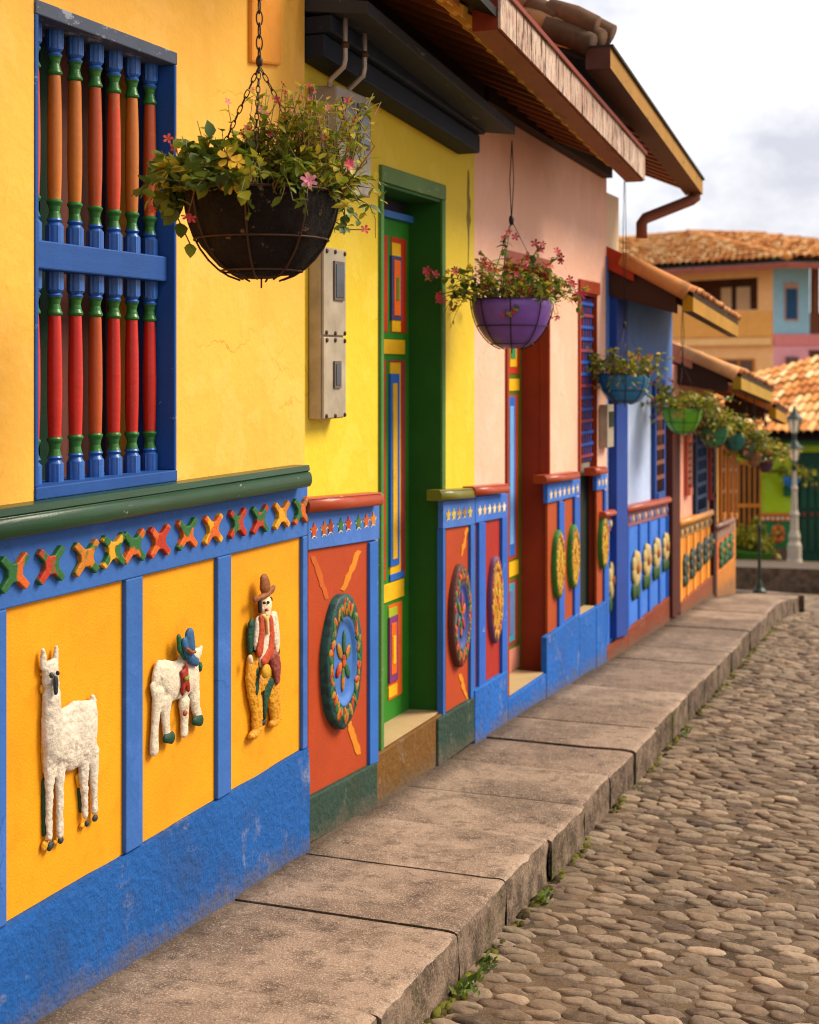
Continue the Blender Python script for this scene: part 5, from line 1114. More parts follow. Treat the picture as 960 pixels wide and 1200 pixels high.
def slab_mesh(mb, Ya, Yb, xin, rnd, drop=.15):
    """one paving slab with a worn rounded front edge and rough kerb face"""
    tn = rnd.uniform(.15, .85); dz = rnd.uniform(-.006, .006); g = .0028; kq = rnd.uniform(-.008, .008); tl = rnd.uniform(-.006, .006); kx = lambda Y: kerb_x(Y) + kq + tl * (Y - Ya) / (Yb - Ya)
    ny = max(3, int((Yb - Ya) / .04)); xs = [xin]
    k = 9
    prof = lambda Y: [(xin, 0), (xin + (kx(Y) - xin) * .35, 0), (xin + (kx(Y) - xin) * .7, 0), (kx(Y) - .05, 0), (kx(Y) - .022, -.0005), (kx(Y) - .009, -.0025), (kx(Y) - .002, -.008), (kx(Y), -.022), (kx(Y), -.06), (kx(Y) + .001, -.10), (kx(Y) + .002, -drop), (kx(Y) + .002, -drop - .08)]
    n = 12; rows = []
    ya, yb = Ya + g, Yb - g
    for j in range(ny + 1):
        Y = ya + (yb - ya) * j / ny; ed = .0055 if j in (0, ny) else 0; r_ = []
        for i, (x, z) in enumerate(prof(Y)):
            p = Vector((x, Y, zs(Y) + z + dz - ed))
            if 3 <= i <= 10:
                q = noise.noise(p * 14) * .005 + noise.noise(p * 48) * .005 + noise.noise(p * 110) * .0025; p.x += q - (.004 if ed else 0); p.z += (noise.noise(p * 24 + Vector((5, 0, 0))) * .004 if i < 9 else 0)
            elif i > 0: p.z += noise.noise(p * 5) * .002
            r_.append(p)
        rows.append(r_)
    vs = [p for r_ in rows for p in r_]
    mb.add(vs, [(j * n + i, j * n + i + 1, (j + 1) * n + i + 1, (j + 1) * n + i) for j in range(ny) for i in range(6)], PAVE, True, tn)
    mb.add(vs, [(j * n + i, j * n + i + 1, (j + 1) * n + i + 1, (j + 1) * n + i) for j in range(ny) for i in range(6, n - 1)], KERB, True, tn)
    for r_, rev in ((rows[0], False), (rows[-1], True)):
        m_ = len(r_); vv = list(r_) + [Vector((p.x, p.y, p.z - .12)) for p in r_[:-2]] 
        f_ = [(i, m_ + i, m_ + i + 1, i + 1) for i in range(m_ - 3)]
        mb.add(vv, [t if rev else t[::-1] for t in f_], KERB, False, tn * .6)
def sd_(px, py):   # depth along the street of a pavement joint seen at (px, py) on the kerb line
    k = (px - 480) / F; best = min(range(100, 1300), key=lambda q: abs((lambda Y: (480 + F * ((kx(Y) - CX) * ct + Y * st) / D(kx(Y), Y)) - px)(q / 100))); return best / 100
js = [sd_(447, 1170), sd_(540, 1076), sd_(598, 1018), sd_(645, 968), sd_(684, 930)]
rnd = random.Random(17); ys = list(js); y = js[0]
while y > -1.2: y -= rnd.uniform(.42, .52); ys.insert(0, y)
y = js[-1]
while y < 12.9: y += rnd.uniform(.42, .5); ys.append(y)
mb = MB()
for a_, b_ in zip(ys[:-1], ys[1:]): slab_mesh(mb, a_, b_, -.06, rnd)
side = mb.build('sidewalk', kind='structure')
bm = bmesh.new(); bm.from_mesh(side.data); bmesh.ops.recalc_face_normals(bm, faces=bm.faces); bm.to_mesh(side.data); bm.free()
Yend = ys[-1]
bedm = mat_simple('earth_bed', '#3A2E22', .9, 0, .3, 30, .4)
mb = MB(); ny = 40
for j in range(ny):
    a_, b_ = -1.2 + (Yend + 1.2) * j / ny, -1.2 + (Yend + 1.2) * (j + 1) / ny
    mb.add([(-.06, a_, zs(a_) - .03), (kx(a_) - .02, a_, zs(a_) - .03), (kx(b_) - .02, b_, zs(b_) - .03), (-.06, b_, zs(b_) - .03)], [(0, 1, 2, 3)], bedm)
mb.build('sidewalk_bed', kind='structure')
# road: sandy bed and individual stones
KH = .145
def zr(X, Y): return zs(Y) - KH + .012 * (1 - min(1, abs(X - 2.6) / 2)) + .006 * noise.noise(Vector((X * 1.3, Y * 1.3, 0)))
t_ = NT('sandy_mortar'); n1 = t_.noise(3, 6, .65); n2 = t_.noise(80, 5, .7); n3 = t_.noise(240, 3, .6)
cc_ = t_.mix(t_.ramp(n1, [(.35, 0), (.65, 1)]), lin('#41352A'), lin('#6E5A46')); cc_ = t_.mix(t_.math('MULTIPLY', t_.ramp(n2, [(.5, 0), (.68, 1)]), .5), cc_, lin('#3A2C20')); cc_ = t_.mix(t_.math('MULTIPLY', t_.ramp(n3, [(.6, 0), (.68, 1)]), .4), cc_, lin('#C8B090'))
nn_ = t_.bump(n2, .6, .006); nn_ = t_.bump(n3, .4, .003, nn_); t_.col(cc_); MORT = t_.done(nn_, .9, .15)
xs_ = [.45 + .15 * i for i in range(40)]; mb = MB(); ysr = [-1.5 + .2 * i for i in range(100)]
vs = [(x, y, zr(x, y)) for y in ysr for x in xs_]; n = len(xs_)
mb.add(vs, [(j * n + i, j * n + i + 1, (j + 1) * n + i + 1, (j + 1) * n + i) for j in range(len(ysr) - 1) for i in range(n - 1)], MORT, True)
road = mb.build('road', kind='structure')
t_ = NT('river_cobble'); a_ = t_.attr('tone'); f1 = t_.noise(42, 7, .7); f2 = t_.noise(150, 5, .7); f3 = t_.noise(4, 6, .65); f4 = t_.noise(18, 7, .7)
cc_ = t_.ramp(t_.math('ADD', a_, t_.math('MULTIPLY', t_.math('SUBTRACT', f1, .5), .8)), [(0, lin('#3C312A')), (.3, lin('#615044')), (.6, lin('#80705E')), (1, lin('#A8907A'))])
cc_ = t_.mix(t_.math('MULTIPLY', t_.ramp(f4, [(.48, 0), (.66, 1)]), .55), cc_, lin('#86705A')); cc_ = t_.mix(t_.math('MULTIPLY', t_.ramp(f3, [(.45, 0), (.65, 1)]), .35), cc_, lin('#9A7E62')); cc_ = t_.mix(t_.math('MULTIPLY', t_.ramp(f2, [(.58, 0), (.66, 1)]), .5), cc_, lin('#362C25'))
t_.col(cc_); STONE = t_.done(t_.bump(f2, .6, .004, t_.bump(f1, .9, .008)), .72, .18)
rnd = random.Random(99); mb = MB(); SX, SY = .104, .055; pts = []; cell = {}; row = 0; Y = 1.75
while Y < 17.6:
    X = (kx(min(Y, 12)) + .03 if Y < 12.6 else -1.2) + (SX * .5 if row % 2 else 0); xmax = 2.5 if Y < 7 else 1.8
    while X < xmax:
        if rnd.random() > .04: pts.append((X + rnd.gauss(0, .24) * SX, Y + rnd.gauss(0, .22) * SY))
        X += SX
    Y += SY; row += 1
for i, (x, y) in enumerate(pts): cell.setdefault((int(x / .2), int(y / .2)), []).append(i)
NA = 14; dirs = [(math.cos(2 * math.pi * k / NA), math.sin(2 * math.pi * k / NA)) for k in range(NA)]
for i, (x, y) in enumerate(pts):
    cx, cy = int(x / .2), int(y / .2); nb = []
    for u in (-1, 0, 1):
        for v in (-1, 0, 1):
            for j in cell.get((cx + u, cy + v), ()):
                if j != i:
                    dx, dy = (pts[j][0] - x) / SX, (pts[j][1] - y) / SY; d2 = dx * dx + dy * dy
                    if d2 < 5: nb.append((dx, dy, d2 / 2))
    rr = []
    for ux, uy in dirs:
        r_ = .68
        for dx, dy, h_ in nb:
            q_ = dx * ux + dy * uy
            if q_ > 1e-4 and h_ / q_ < r_: r_ = h_ / q_
        rr.append(max(.14, r_ * .93))
    rr = [(rr[k - 1] + 2 * rr[k] + rr[(k + 1) % NA]) / 4 * rnd.uniform(.95, 1.03) for k in range(NA)]
    h = rnd.uniform(.006, .013); z0 = zr(x, y) - rnd.uniform(0, .004); tx, ty = rnd.gauss(0, .07), rnd.gauss(0, .07); vs = []; sd = Vector((i * 1.7, 0, 0))
    for (r, z) in ((1.02, -.6), (.98, .10), (.91, .55), (.72, .86), (.38, .98)):
        for k in range(NA):
            u, v = rr[k] * r * dirs[k][0] * SX, rr[k] * r * dirs[k][1] * SY; p = Vector((x + u, y + v, z0 + h * z + u * tx + v * ty))
            if z > 0: p.z += .0040 * noise.noise(p * 38 + sd) + .0022 * noise.noise(p * 95)
            vs.append(p)
    vs.append(Vector((x, y, z0 + h + .003 * noise.noise(Vector((x, y, z0)) * 38 + sd)))); T = len(vs) - 1
    mb.add(vs, [(q * NA + k, q * NA + (k + 1) % NA, (q + 1) * NA + (k + 1) % NA, (q + 1) * NA + k) for q in range(4) for k in range(NA)] + [(4 * NA + k, 4 * NA + (k + 1) % NA, T) for k in range(NA)], STONE, True, min(1, max(0, rnd.gauss(.48, .19))))
cob = mb.build('cobblestones', kind='structure')
# the cross street, terrain, far pavement
mb = MB(); g_m = mat_simple('ground_earth', '#8A745C', .9, 0, .2, 3, .3)
gy = [-60, -20, -1.6] + [i * .8 for i in range(0, 70)] + [60, 90, 160, 300]
for i in range(len(gy) - 1):
    a_, b_ = gy[i], gy[i + 1]; off = lambda y: zs(y) - KH - .05
    mb.add([(-300, a_, off(a_)), (300, a_, off(a_)), (300, b_, off(b_)), (-300, b_, off(b_))], [(0, 1, 2, 3)], g_m)
mb.build('ground', kind='structure')
mb = MB()
for j in range(12):
    a_, b_ = 12.6 + j * .6, 12.6 + (j + 1) * .6
    mb.add([(-9, a_, zs(a_) - KH - .006), (.46, a_, zs(a_) - KH - .006), (.46, b_, zs(b_) - KH - .006), (-9, b_, zs(b_) - KH - .006)], [(0, 1, 2, 3)], MORT)
mb.build('cross_street', kind='structure')
# pavement corner beyond the last house
mb = MB()
pts = [(-.06, Yend - .03), (kx(12) + .012, Yend - .03), (kx(12) - .01, 13.3), (.25, 13.75), (-.4, 13.95), (-5, 14.0), (-5, Yend - .03)]
top = [(x, y, zs(y) + .007) for x, y in pts]; bot = [(x, y, zs(y) - .22) for x, y in pts]; n = len(pts)
mb.add(top + bot, [tuple(range(n))], PAVE); mb.add(top + bot, [(i, i + n, (i + 1) % n + n, (i + 1) % n) for i in range(n)], KERB); mb.build('pavement_corner', kind='structure')
# far pavement: front kerb on the line surveyed at (860..960, 666..680)
fA, fB = P(840, 662, 18.3), P(1010, 676, 17.9); fdir = (fB - fA); fdir.z = 0; fdir.normalize(); back = Vector((-fdir.y, fdir.x, 0))
if back.y < 0: back = -back
o_ = P(905, 665.5, 18.1); sl = -.118
def FP(u, v, dz=0):
    p = o_ + fdir * u + back * v; return Vector((p.x, p.y, o_.z + sl * v - .01 * 0 + dz))
mb = MB(); mb.add([FP(-9, 0), FP(7, 0), FP(7, 14), FP(-9, 14)], [(0, 1, 2, 3)], PAVE); mb.add([FP(-9, 0), FP(7, 0), FP(7, 0, -.35), FP(-9, 0, -.35)], [(0, 3, 2, 1)], KERB, tone=.1); mb.build('far_sidewalk', kind='structure')
# moss and dirt gathered along the foot of the kerb: nobody could count it
t_ = NT('gutter_moss'); a_ = t_.attr('tone'); f1 = t_.noise(60, 6, .7); t_.col(t_.ramp(t_.math('ADD', a_, t_.math('MULTIPLY', t_.math('SUBTRACT', f1, .5), .6)), [(0, lin('#2A2218')), (.45, lin('#4A4020')), (1, lin('#6A6A26'))])); MOSS = t_.done(t_.bump(f1, 1.0, .01), .95, .1)
rnd = random.Random(12); mb = MB()
for k in range(900):
    Y = rnd.uniform(2.0, 11.5)
    if noise.noise(Vector((Y * 1.9, 3, 0))) < -.12: continue
    X = kerb_x(Y) + .004 + abs(rnd.gauss(0, .012)); r_ = rnd.uniform(.006, .018); mb.ell((X, Y, zr(X, Y) + r_ * .15), (r_ * .8, r_ * 1.5, r_ * rnd.uniform(.4, .9)), MOSS, 7, 5, rnd.random())
mb.build('moss', kind='stuff')
# weeds
WE = mat_leaf('weed_leaf', '#2E4210', '#6E8024', .3); rnd = random.Random(31)
def groad(px, py):
    best = None
    for q in range(250, 1300, 2):
        Y = q / 100; z = zs(Y) - KH; k = (px - 480) / F; X = WX(px, Y); d = D(X, Y); yy = 430 + (EZ - z) / d * F
        if best is None or abs(yy - py) < best[0]: best = (abs(yy - py), X, Y)
    return best[1], best[2]
for px, py, s_, n_, lab in ((619, 1056, .055, 20, 'bright green weed in the kerb joint, middle and largest of the clumps'), (544, 1133, .05, 24, 'low spreading weed at the kerb foot, second from the camera'), (517, 1163, .06, 26, 'weed tuft nearest the camera at the foot of the kerb'), (786, 862, .05, 14, 'small weed far along the kerb, beside the cobbles'), (735, 925, .03, 8, 'tiny weed in the gutter between the two farther clumps')):
    X, Y = groad(px, py); X = max(X, kx(Y) + .02); t = thing('weed', lab, 'weed', (X, Y, zr(X, Y)), 'weeds along the kerb'); mb = MB()
    for k in range(n_ * 2):
        b_ = Vector((X + abs(rnd.gauss(0, .018)), Y + rnd.gauss(0, .035), zr(X, Y))); L = s_ * rnd.uniform(.4, .9); dr = Vector((rnd.gauss(.4, .5), rnd.gauss(0, .7), rnd.uniform(.3, 1.1))); L *= .62; leaf(mb, b_ + UPV * rnd.uniform(0, .03 * s_ / .05), dr, Vector((.3, -.5, .6)), L, L * .36, WE, rnd.random())
    mb.build('leaves', t)

# ================================================================== bollard and street lamp
iron = mat_simple('painted_iron', '#22302C', .45, .3)
bx = P(890, 686, 13.0); zb_ = zs(bx.y) + .002; X_ = bx.x
bo = thing('bollard', 'thin dark iron bollard at the corner of the pavement', 'bollard', (bx.x, bx.y, zb_))
mb = MB(); mb.lathe((bx.x, bx.y, zb_), [(.062, 0, 0), (.058, .025, 0), (.035, .05, 0), (.024, .09, 0), (.015, .12, 0), (.013, .54, 0), (.018, .555, 0), (.018, .575, 0), (.012, .60, 0), (.001, .61, 0)], [iron], 14); mb.build('shaft', bo)
lp = P(931, 662, 26.3); cream = paint('#A89C8A', 'relief'); S = 26.3 / F
la = thing('street_lamp', 'ornate cream street lamp with dark lanterns, in front of the lime green house', 'street lamp', lp)
hh = lambda y: (662 - y) * S
mb = MB(); mb.lathe((lp.x, lp.y, lp.z - .1), [(0.149, 0, 0), (0.149, .12, 0), (0.124, .22, 0), (0.124, .45, 0), (0.093, .52, 0), (0.105, .6, 0), (0.074, .72, 0), (0.068, hh(605) + .1, 0), (0.087, hh(603) + .1, 0), (0.056, hh(598) + .1, 0), (0.046, hh(575) + .1, 0), (0.062, hh(573) + .1, 0), (0.037, hh(568) + .1, 0), (0.031, hh(545) + .1, 0)], [cream], 12); mb.build('column', la)
lg = NT('lantern_glass'); lg.b.inputs['Base Color'].default_value = (*lin('#E8DCC0'), 1); LG = lg.done(None, .25, .5)
for yb_, yt_, wd in ((541, 519, 10.5), (508, 484, 10)):
    c = Vector((lp.x, lp.y, lp.z)); w = wd * S; z0, z1 = hh(yb_), hh(yt_)
    mb = MB(); mb.lathe(c, [(w * .32, z0, 0), (w * .5, z0 + .03, 0), (w * .82, z1 - (z1 - z0) * .30, 0)], [LG], 6, square=(0, 1)); gl = mb.build('lantern', la)
    mb = MB(); mb.lathe(c, [(w * 1.05, z1 - (z1 - z0) * .30, 0), (w * 1.05, z1 - (z1 - z0) * .26, 0), (w * .55, z1 - .03, 0), (w * .3, z1 + .03, 0), (.02, z1 + .10, 0), (.02, hh(yt_ - 8), 0), (.001, hh(yt_ - 10), 0)], [iron], 12)
    for k in range(6):
        a = 2 * math.pi * (k + .5) / 6; mb.tube([c + Vector((w * .36 * math.cos(a), w * .36 * math.sin(a), z0)), c + Vector((w * .86 * math.cos(a), w * .86 * math.sin(a), z1 - (z1 - z0) * .3))], .014, iron, 5)
    mb.tube([c + Vector((0, 0, z0 - .16)), c + Vector((0, 0, z0 + .02))], .035, iron, 8); mb.build('lantern_frame', la)

# ================================================================== lime green house across the end of the street
gf = Vector((ct * .97, st * .97, 0)).normalized(); gbk = Vector((-gf.y, gf.x, 0))
GD = 30.0; go_ = P(930, 650, GD)
def GP(px, py, out=0.):
    """point on the front plane of the green house"""
    k = (px - 480) / F; dirv = Vector((ct * k - st, st * k + ct, (430 - py) / F)); eye = Vector((CX, 0, EZ)); t = (go_ - eye).dot(gbk) / dirv.dot(gbk); return eye + dirv * t - gbk * out
def gbox(mb, x0, x1, y0, y1, out, dep, mat):
    f_ = [GP(x0, y1, 0), GP(x1, y1, 0), GP(x1, y0, 0), GP(x0, y0, 0)]
    mb.hexa([p + gbk * dep for p in f_] + [p - gbk * out for p in f_], mat)
gh = thing('house', 'lime green house with dark green door and golden tiled roof at the street end', 'house', GP(905, 657))
lime = paint('#9CB818', 'wall'); dgp = paint('#1F6A36', 'wall'); dgw = paint('#123A2A', 'wood')
mb = MB(); gbox(mb, 720, 1100, 512, 700, 0, 5, lime); mb.build('wall', gh)
mb = MB(); gbox(mb, 720, 934, 642, 700, .04, -.001, paint('#7A3C22', 'stucco')); mb.build('plinth', gh)
mb = MB(); gbox(mb, 891, 930, 611, 641.5, .03, -.001, dgp); mb.build('dado_panel', gh)
mb = MB(); gbox(mb, 889, 931, 601, 604, .09, -.001, paint('#C06A2A', 'wood')); gbox(mb, 889, 931, 604.3, 610.5, .06, -.001, paint('#B8402A', 'wood')); 
for k in range(7): p = GP(893 + 5.8 * k, 607.4, .07); mb.ell(p, (.04, .02, .04), paint('#E0C8A0', 'relief'), 8, 6)
mb.build('moulding', gh)
mb = MB(); p = GP(911, 625.5, .03)
for k in range(8): mb.ell(p + gf * (.10 * math.cos(k * math.pi / 4)) + UPV * (.14 * math.sin(k * math.pi / 4)), (.06, .03, .07), paint('#C8742A' if k % 2 else '#A8502A', 'relief'), 8, 6)
mb.ell(p, (.06, .05, .07), paint('#7A3A20', 'relief')); mb.build('flower_relief', gh)
mb = MB(); gbox(mb, 862, 891, 540, 641, .02, -.001, paint('#3A2A1C', 'wood')); wg = mb.build('window', gh, label='wide window behind orange bars')
mb = MB()
for k in range(5): x = 864 + 6.2 * k; gbox(mb, x, x + 2, 540, 641, .08, -.03, paint('#B8702A', 'wood'))
gbox(mb, 862, 891, 590, 594, .10, -.03, paint('#C8782A', 'wood')); gbox(mb, 862, 891, 540, 544, .10, -.03, paint('#B8702A', 'wood')); gbox(mb, 862, 891, 635, 641, .10, -.03, paint('#3A5A20', 'wood')); mb.build('grille', wg)
mb = MB(); gbox(mb, 934, 1000, 530, 660, .03, -.001, dgw); dg = mb.build('door', gh, label='wide dark green door')
mb = MB()
for k in range(4):
    x = 938 + 9 * k; gbox(mb, x, x + 6.5, 545, 595, .06, -.031, paint('#1A4A38', 'wood')); gbox(mb, x, x + 6.5, 608, 645, .06, -.031, paint('#1E4030', 'wood')); gbox(mb, x + 1, x + 5.5, 600, 605, .07, -.031, paint('#6A3A2A', 'wood'))
mb.build('door_panels', dg)
mb = MB(); gbox(mb, 850, 1060, 514.5, 521, .35, .1, paint('#2A5A2A', 'wood')); mb.build('eave_board', gh)
e0, e1 = GP(740, 515, .5), GP(1050, 515, .5); rg0, rg1 = GP(852, 452) + gbk * 3.2, GP(1100, 398) + gbk * 3.2
rg0 = GP(850, 468) + gbk * 2.6; rg1 = GP(1060, 400) + gbk * 2.6
e0.z = e1.z = (e0.z + e1.z) / 2
def GB_(px, py, bk):
    k = (px - 480) / F; dv = Vector((ct * k - st, st * k + ct, (430 - py) / F)); eye = Vector((CX, 0, EZ)); return eye + dv * ((go_ + gbk * bk - eye).dot(gbk) / dv.dot(gbk))
rg0, rg1 = GB_(820, 464, 2.6), GB_(1120, 384, 2.6)
mb = MB(); bi = lambda u, v: (e0.lerp(e1, u)).lerp(rg0.lerp(rg1, u), v); nu, nv_ = 24, 10
mb.add([bi(i / nu, j / nv_) for j in range(nv_ + 1) for i in range(nu + 1)], [(j * (nu + 1) + i, j * (nu + 1) + i + 1, (j + 1) * (nu + 1) + i + 1, (j + 1) * (nu + 1) + i) for j in range(nv_) for i in range(nu)], SOFF)
mb.hexa([rg0 + UPV * .0, rg1 + UPV * .0, rg1 + gbk * 3 - UPV * 1.2, rg0 + gbk * 3 - UPV * 1.2, rg0 + UPV * .049, rg1 + UPV * .049, rg1 + gbk * 3 - UPV * 1.15, rg0 + gbk * 3 - UPV * 1.15], SOFF)
shear = gf * .9
roof_tiles(mb, e0 + UPV * .12, e1 + UPV * .12, rg1 + UPV * .12, rg0 + UPV * .12, 32, 9, TILE_FAR, random.Random(61)); mb.build('roof', gh)
mb = MB()
bb = GP(921, 556, .45); hb_ = thing('hanging_basket', 'small sky blue pot with trailing yellow leaves on the lime green house', 'hanging basket', bb + Vector((0, 0, -.25)), GB)
bowl(hb_, bb, .17, .24, potmat('#1E7AC8'), wire_d, 0, 6, 'pot'); mb.tube([bb + Vector((0, 0, .0)), GP(921, 522, .45)], .008, wire_d, 5); mb.build('hanging_wire', hb_)
plant(hb_, bb, .17, 77, 40, .34, .45, ['lime', 'lime', 'mid'], YB, .10, .8, False, 8, 9)
sg = MB(); gbox(sg, 918, 929, 564, 581, .12, -.02, paint('#1C5A38', 'wood')); sgo = sg.build('letter_box'); props(sgo, 'small dark green box on the lime green wall below the blue pot', 'letter box')
# bush behind the barred window area
bp_ = GP(876, 630, .6); pl = thing('potted_plant', 'yellow flowering plant below the orange barred window', 'plant', GP(876, 646, .6))
mb = MB(); mb.lathe(GP(876, 652, .6), [(.30, 0, 0), (.38, .18, 0), (.36, .2, 0), (.001, .2, 0)], [paint('#3E6A20', 'wood')], 16); mb.build('pot', pl); plant(pl, GP(876, 640, .6), .28, 81, 60, .7, .15, ['lime', 'lime'], [(flow('#D8B020'), None)], .14, .3, False, 26, 9)

# ================================================================== the two storey house beyond
OD = 52.0; corner = P(906, 440, OD)
lf = Vector((-.90, .44, 0)).normalized(); rt_ = Vector((.80, .60, 0)).normalized()   # its two fronts run away from the near corner
eye = Vector((CX, 0, EZ))
def OP(face, px, py, out=0.):
    dv = lf if face == 'l' else rt_; nr = Vector((-dv.y, dv.x, 0)); nr = nr if nr.dot(eye - corner) > 0 else -nr
    k = (px - 480) / F; r = Vector((ct * k - st, st * k + ct, (430 - py) / F)); t = (corner - eye).dot(nr) / r.dot(nr); return eye + r * t + nr * out, nr
def obox(mb, face, x0, x1, zt_, zb_, out, dep, mat):
    a, nr = OP(face, x0, 430); b, _ = OP(face, x1, 430); a = Vector((a.x, a.y, 0)); b = Vector((b.x, b.y, 0)); up = lambda p, z: Vector((p.x, p.y, z))
    f_ = [up(a, zb_), up(b, zb_), up(b, zt_), up(a, zt_)]; mb.hexa([p - nr * dep for p in f_] + [p + nr * out for p in f_], mat)
Z = lambda py: EZ + (430 - py) * OD / F
ob = thing('house', 'two storey orange and sky blue house rising behind the others', 'house', corner + Vector((0, 0, -6)))
oy, oy2, sb, pk_ = paint('#E6B074', 'wall'), paint('#DFA050', 'wall'), paint('#8EB8CC', 'wall'), paint('#DC98A0', 'wall')
mb = MB()
obox(mb, 'l', 690, 800, Z(313), Z(700), 0, .4, oy); obox(mb, 'l', 888, 906, Z(313), Z(700), 0, .4, oy); obox(mb, 'l', 800, 888, Z(313), Z(323), 0, .4, oy); obox(mb, 'l', 800, 888, Z(362), Z(700), 0, .4, oy)
mb.build('wall', ob)
mb = MB(); obox(mb, 'l', 700, 905.5, Z(364), Z(394), .06, -.001, oy2); mb.build('parapet_band', ob); mb = MB(); obox(mb, 'l', 690, 906, Z(396), Z(404), .2, -.001, paint('#E8B878', 'wall')); mb.build('floor_slab', ob)
mb = MB(); obox(mb, 'r', 906, 949, Z(313), Z(391), 0, .4, sb); mb.build('wall', ob, label='sky blue upper wall'); mb = MB(); obox(mb, 'r', 906, 1010, Z(391.2), Z(700), 0, .4, pk_); mb.build('wall', ob, label='pink lower wall')
mb = MB(); obox(mb, 'r', 906, 1010, Z(392), Z(404), .08, -.001, paint('#D4807E', 'wall')); mb.build('floor_slab', ob)
mb = MB(); obox(mb, 'l', 740, 905, Z(314), Z(366), -2.2, 2.3, paint('#4A2E24', 'wall')); obox(mb, 'l', 838, 842, Z(324), Z(362), -1.0, 1.1, paint('#3A2218', 'wood')); mb.build('balcony_back', ob)
mb = MB(); obox(mb, 'l', 804, 838, Z(330), Z(362), -2.15, 2.195, paint('#D8CDB0', 'wall')); mb.build('window', ob, label='pale curtained window at the back of the balcony')
mb = MB(); obox(mb, 'l', 829, 885, Z(420), Z(446), .03, -.001, paint('#B8702A', 'wood')); w_ = mb.build('window', ob)
mb = MB()
for k in range(3): x = 833 + 17.5 * k; obox(mb, 'l', x, x + 14.5, Z(422), Z(444), .05, -.031, paint('#5A4438', 'wood'))
mb.build('pane', w_)
mb = MB(); obox(mb, 'r', 919, 935, Z(331), Z(376), .04, -.001, paint('#B89080', 'wood')); w_ = mb.build('window', ob, label='arched blue window'); mb = MB(); obox(mb, 'r', 920.5, 933.5, Z(338), Z(374), .06, -.041, paint('#1E4A72', 'wood')); mb.build('pane', w_)
mb = MB(); obox(mb, 'r', 921, 932, Z(418), Z(430), .25, -.001, paint('#6A5048', 'wood')); mb.build('wall_lantern', ob)
mb = MB(); obox(mb, 'r', 948, 1010, Z(366), Z(391), -.02, .3, paint('#6A3A22', 'wood')); obox(mb, 'r', 955, 962, Z(313), Z(366), -.1, .3, paint('#7A4426', 'wood')); mb.build('balcony_rail', ob)
mb = MB(); obox(mb, 'r', 948, 1010, Z(410), Z(440), .02, -.001, paint('#5A3020', 'wood')); mb.build('shutter', ob)
# roof
ec = P(925, 307, OD - 2.0); el_ = ec + lf * 9.5; er = ec + rt_ * 9.0; ap = P(806, 276.5, OD + 5.5)
for q_ in (el_, er): q_.z = ec.z
apR = Vector((ap.x, ap.y, ap.z)); apL = ap + lf * 3.5
mb = MB(); th_ = Vector((0, 0, .10))
mb.hexa([ec, el_, apL, ap, ec + th_, el_ + th_, apL + th_, ap + th_], SOFF)
mb.hexa([er, ec, ap, ap + rt_ * 2.5, er + th_, ec + th_, ap + th_, ap + rt_ * 2.5 + th_], SOFF)
roof_tiles(mb, el_ + th_, ec + th_, ap + th_, apL + th_, 34, 14, TILE_FAR, random.Random(71)); roof_tiles(mb, ec + th_, er + th_, ap + rt_ * 2.5 + th_, ap + th_, 30, 14, TILE_FAR, random.Random(72))
mb.tube([ec.lerp(ap, q / 8) + th_ * 1.6 for q in range(9)],   .12, TILE_FAR, 8, tone=.35); mb.build('roof', ob)
mb = MB()
for a, b in ((ec, el_), (er, ec)):
    u = (b - a).normalized(); nrm = Vector((u.y, -u.x, 0)); w_ = Vector((0, 0, -.20)); q = [a + w_, b + w_, b + w_ + nrm * .05, a + w_ + nrm * .05]; mb.hexa(q + [p - w_ - Vector((0, 0, .002)) for p in q], paint('#8E4A38', 'wood'))
cen = (ec + el_ + ap) / 3; mb.add([ec + Vector((0, 0, -.10)), el_ + Vector((0, 0, -.10)), el_ + gbk * 6 + Vector((0, 0, -.10)), ec + gbk * 6 + Vector((0, 0, -.10)), ], [(0, 1, 2, 3)], paint('#7A4A30', 'wood')); mb.build('eave', ob)

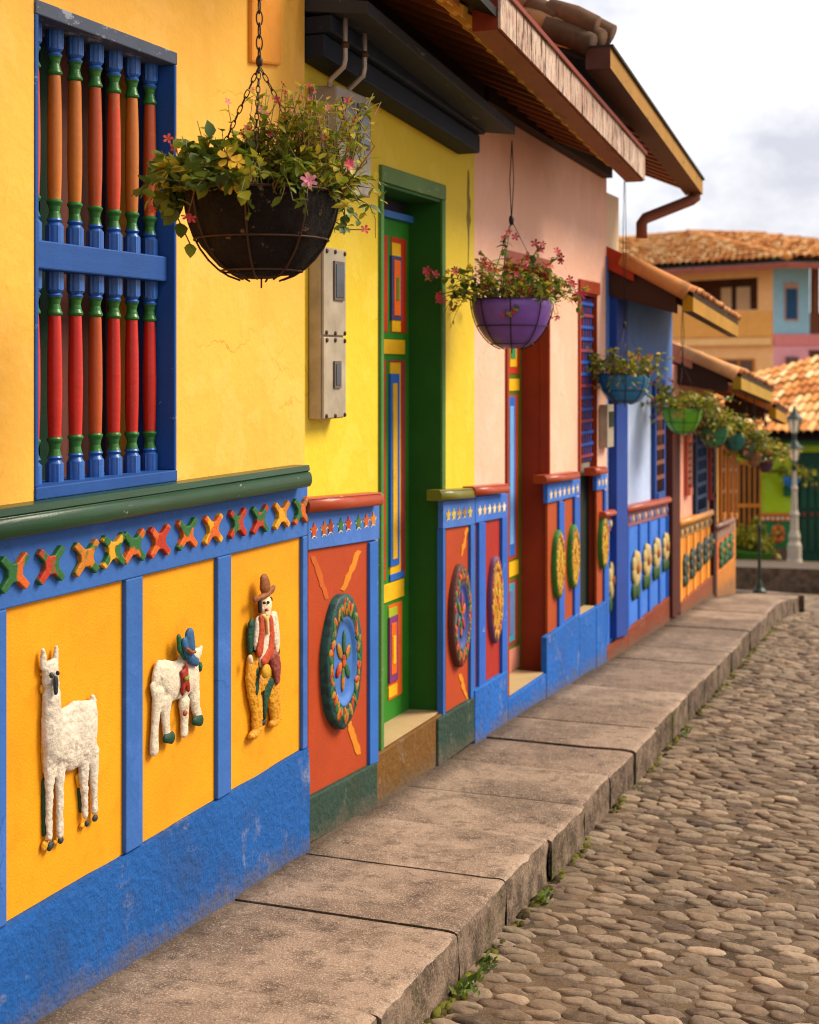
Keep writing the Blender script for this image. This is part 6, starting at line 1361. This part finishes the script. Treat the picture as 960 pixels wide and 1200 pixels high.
# ================================================================== sky, sun, camera
w = bpy.data.worlds.new('World'); scene.world = w; w.use_nodes = True; t = w.node_tree; N = t.nodes; L = t.links
SUN = Vector((.60, .42, .68)).normalized(); elev = math.asin(SUN.z); azim = math.atan2(SUN.x, SUN.y)
sky = N.new('ShaderNodeTexSky'); sky.sky_type = 'NISHITA'; sky.sun_disc = False; sky.sun_elevation = elev; sky.sun_rotation = azim
tc = N.new('ShaderNodeTexCoord'); mp = N.new('ShaderNodeMapping'); mp.inputs['Scale'].default_value = (1, 1, 1.5); L.new(tc.outputs['Generated'], mp.inputs[0])
def wn(scale, det, ro, stops, off=0):
    m2 = N.new('ShaderNodeMapping'); m2.inputs['Location'].default_value = (off, off * .7, 0); L.new(mp.outputs[0], m2.inputs[0])
    n_ = N.new('ShaderNodeTexNoise'); n_.inputs['Scale'].default_value = scale; n_.inputs['Detail'].default_value = det; n_.inputs['Roughness'].default_value = ro; L.new(m2.outputs[0], n_.inputs['Vector'])
    r_ = N.new('ShaderNodeValToRGB'); e = r_.color_ramp.elements
    while len(e) < len(stops): e.new(.5)
    for el, (p_, c_) in zip(e, stops): el.position = p_; el.color = (*c_, 1)
    L.new(n_.outputs['Fac'], r_.inputs[0]); return r_.outputs[0]
CS = .735
cl = wn(5.5, 8, .60, [(.36, (.68 * CS, .68 * CS, .76 * CS)), (.47, (.95 * CS, .94 * CS, .98 * CS)), (.56, (1.15 * CS, 1.13 * CS, 1.11 * CS))], SKYOFF)
cv = wn(2.2, 5, .5, [(.25, (.8, .8, .8)), (.5, (1, 1, 1))], 7)
vm = N.new('ShaderNodeVectorMath'); vm.operation = 'SCALE'; vm.inputs[3].default_value = 1 / .12; L.new(cl, vm.inputs[0])
mx = N.new('ShaderNodeMix'); mx.data_type = 'RGBA'; L.new(cv, mx.inputs[0]); L.new(sky.outputs[0], mx.inputs[6]); L.new(vm.outputs[0], mx.inputs[7])
bg = N['Background']; bg.inputs['Strength'].default_value = .12; L.new(mx.outputs[2], bg.inputs[0])
sl_ = bpy.data.lights.new('sun', 'SUN'); sl_.energy = SUNE; sl_.angle = R(28); sl_.color = (1, .87, .68)
so = link(bpy.data.objects.new('sun', sl_)); so.rotation_euler = SUN.to_track_quat('Z', 'Y').to_euler(); so.location = (6, 0, 9)
cam = bpy.data.cameras.new('camera'); co = link(bpy.data.objects.new('camera', cam)); co.location = (CX, 0, EZ); co.rotation_euler = (math.pi / 2, 0, TH)
cam.sensor_width = 36; cam.sensor_fit = 'AUTO'; cam.lens = F / 1200 * 36; cam.shift_y = -170 / 1200; cam.clip_end = 800; cam.clip_start = .05
cam.dof.use_dof = True; cam.dof.focus_distance = 3.9; cam.dof.aperture_fstop = 52.5 / 1000 / APER; cam.dof.aperture_blades = 0
scene.camera = co; bpy.data.scenes.remove(TMP)
scene.view_settings.view_transform = 'Standard'; scene.view_settings.look = 'None'; scene.view_settings.exposure = EXPO; scene.view_settings.gamma = 1
scene.cycles.use_denoising = True; scene.cycles.filter_width = 1.0; scene.cycles.max_bounces = 6
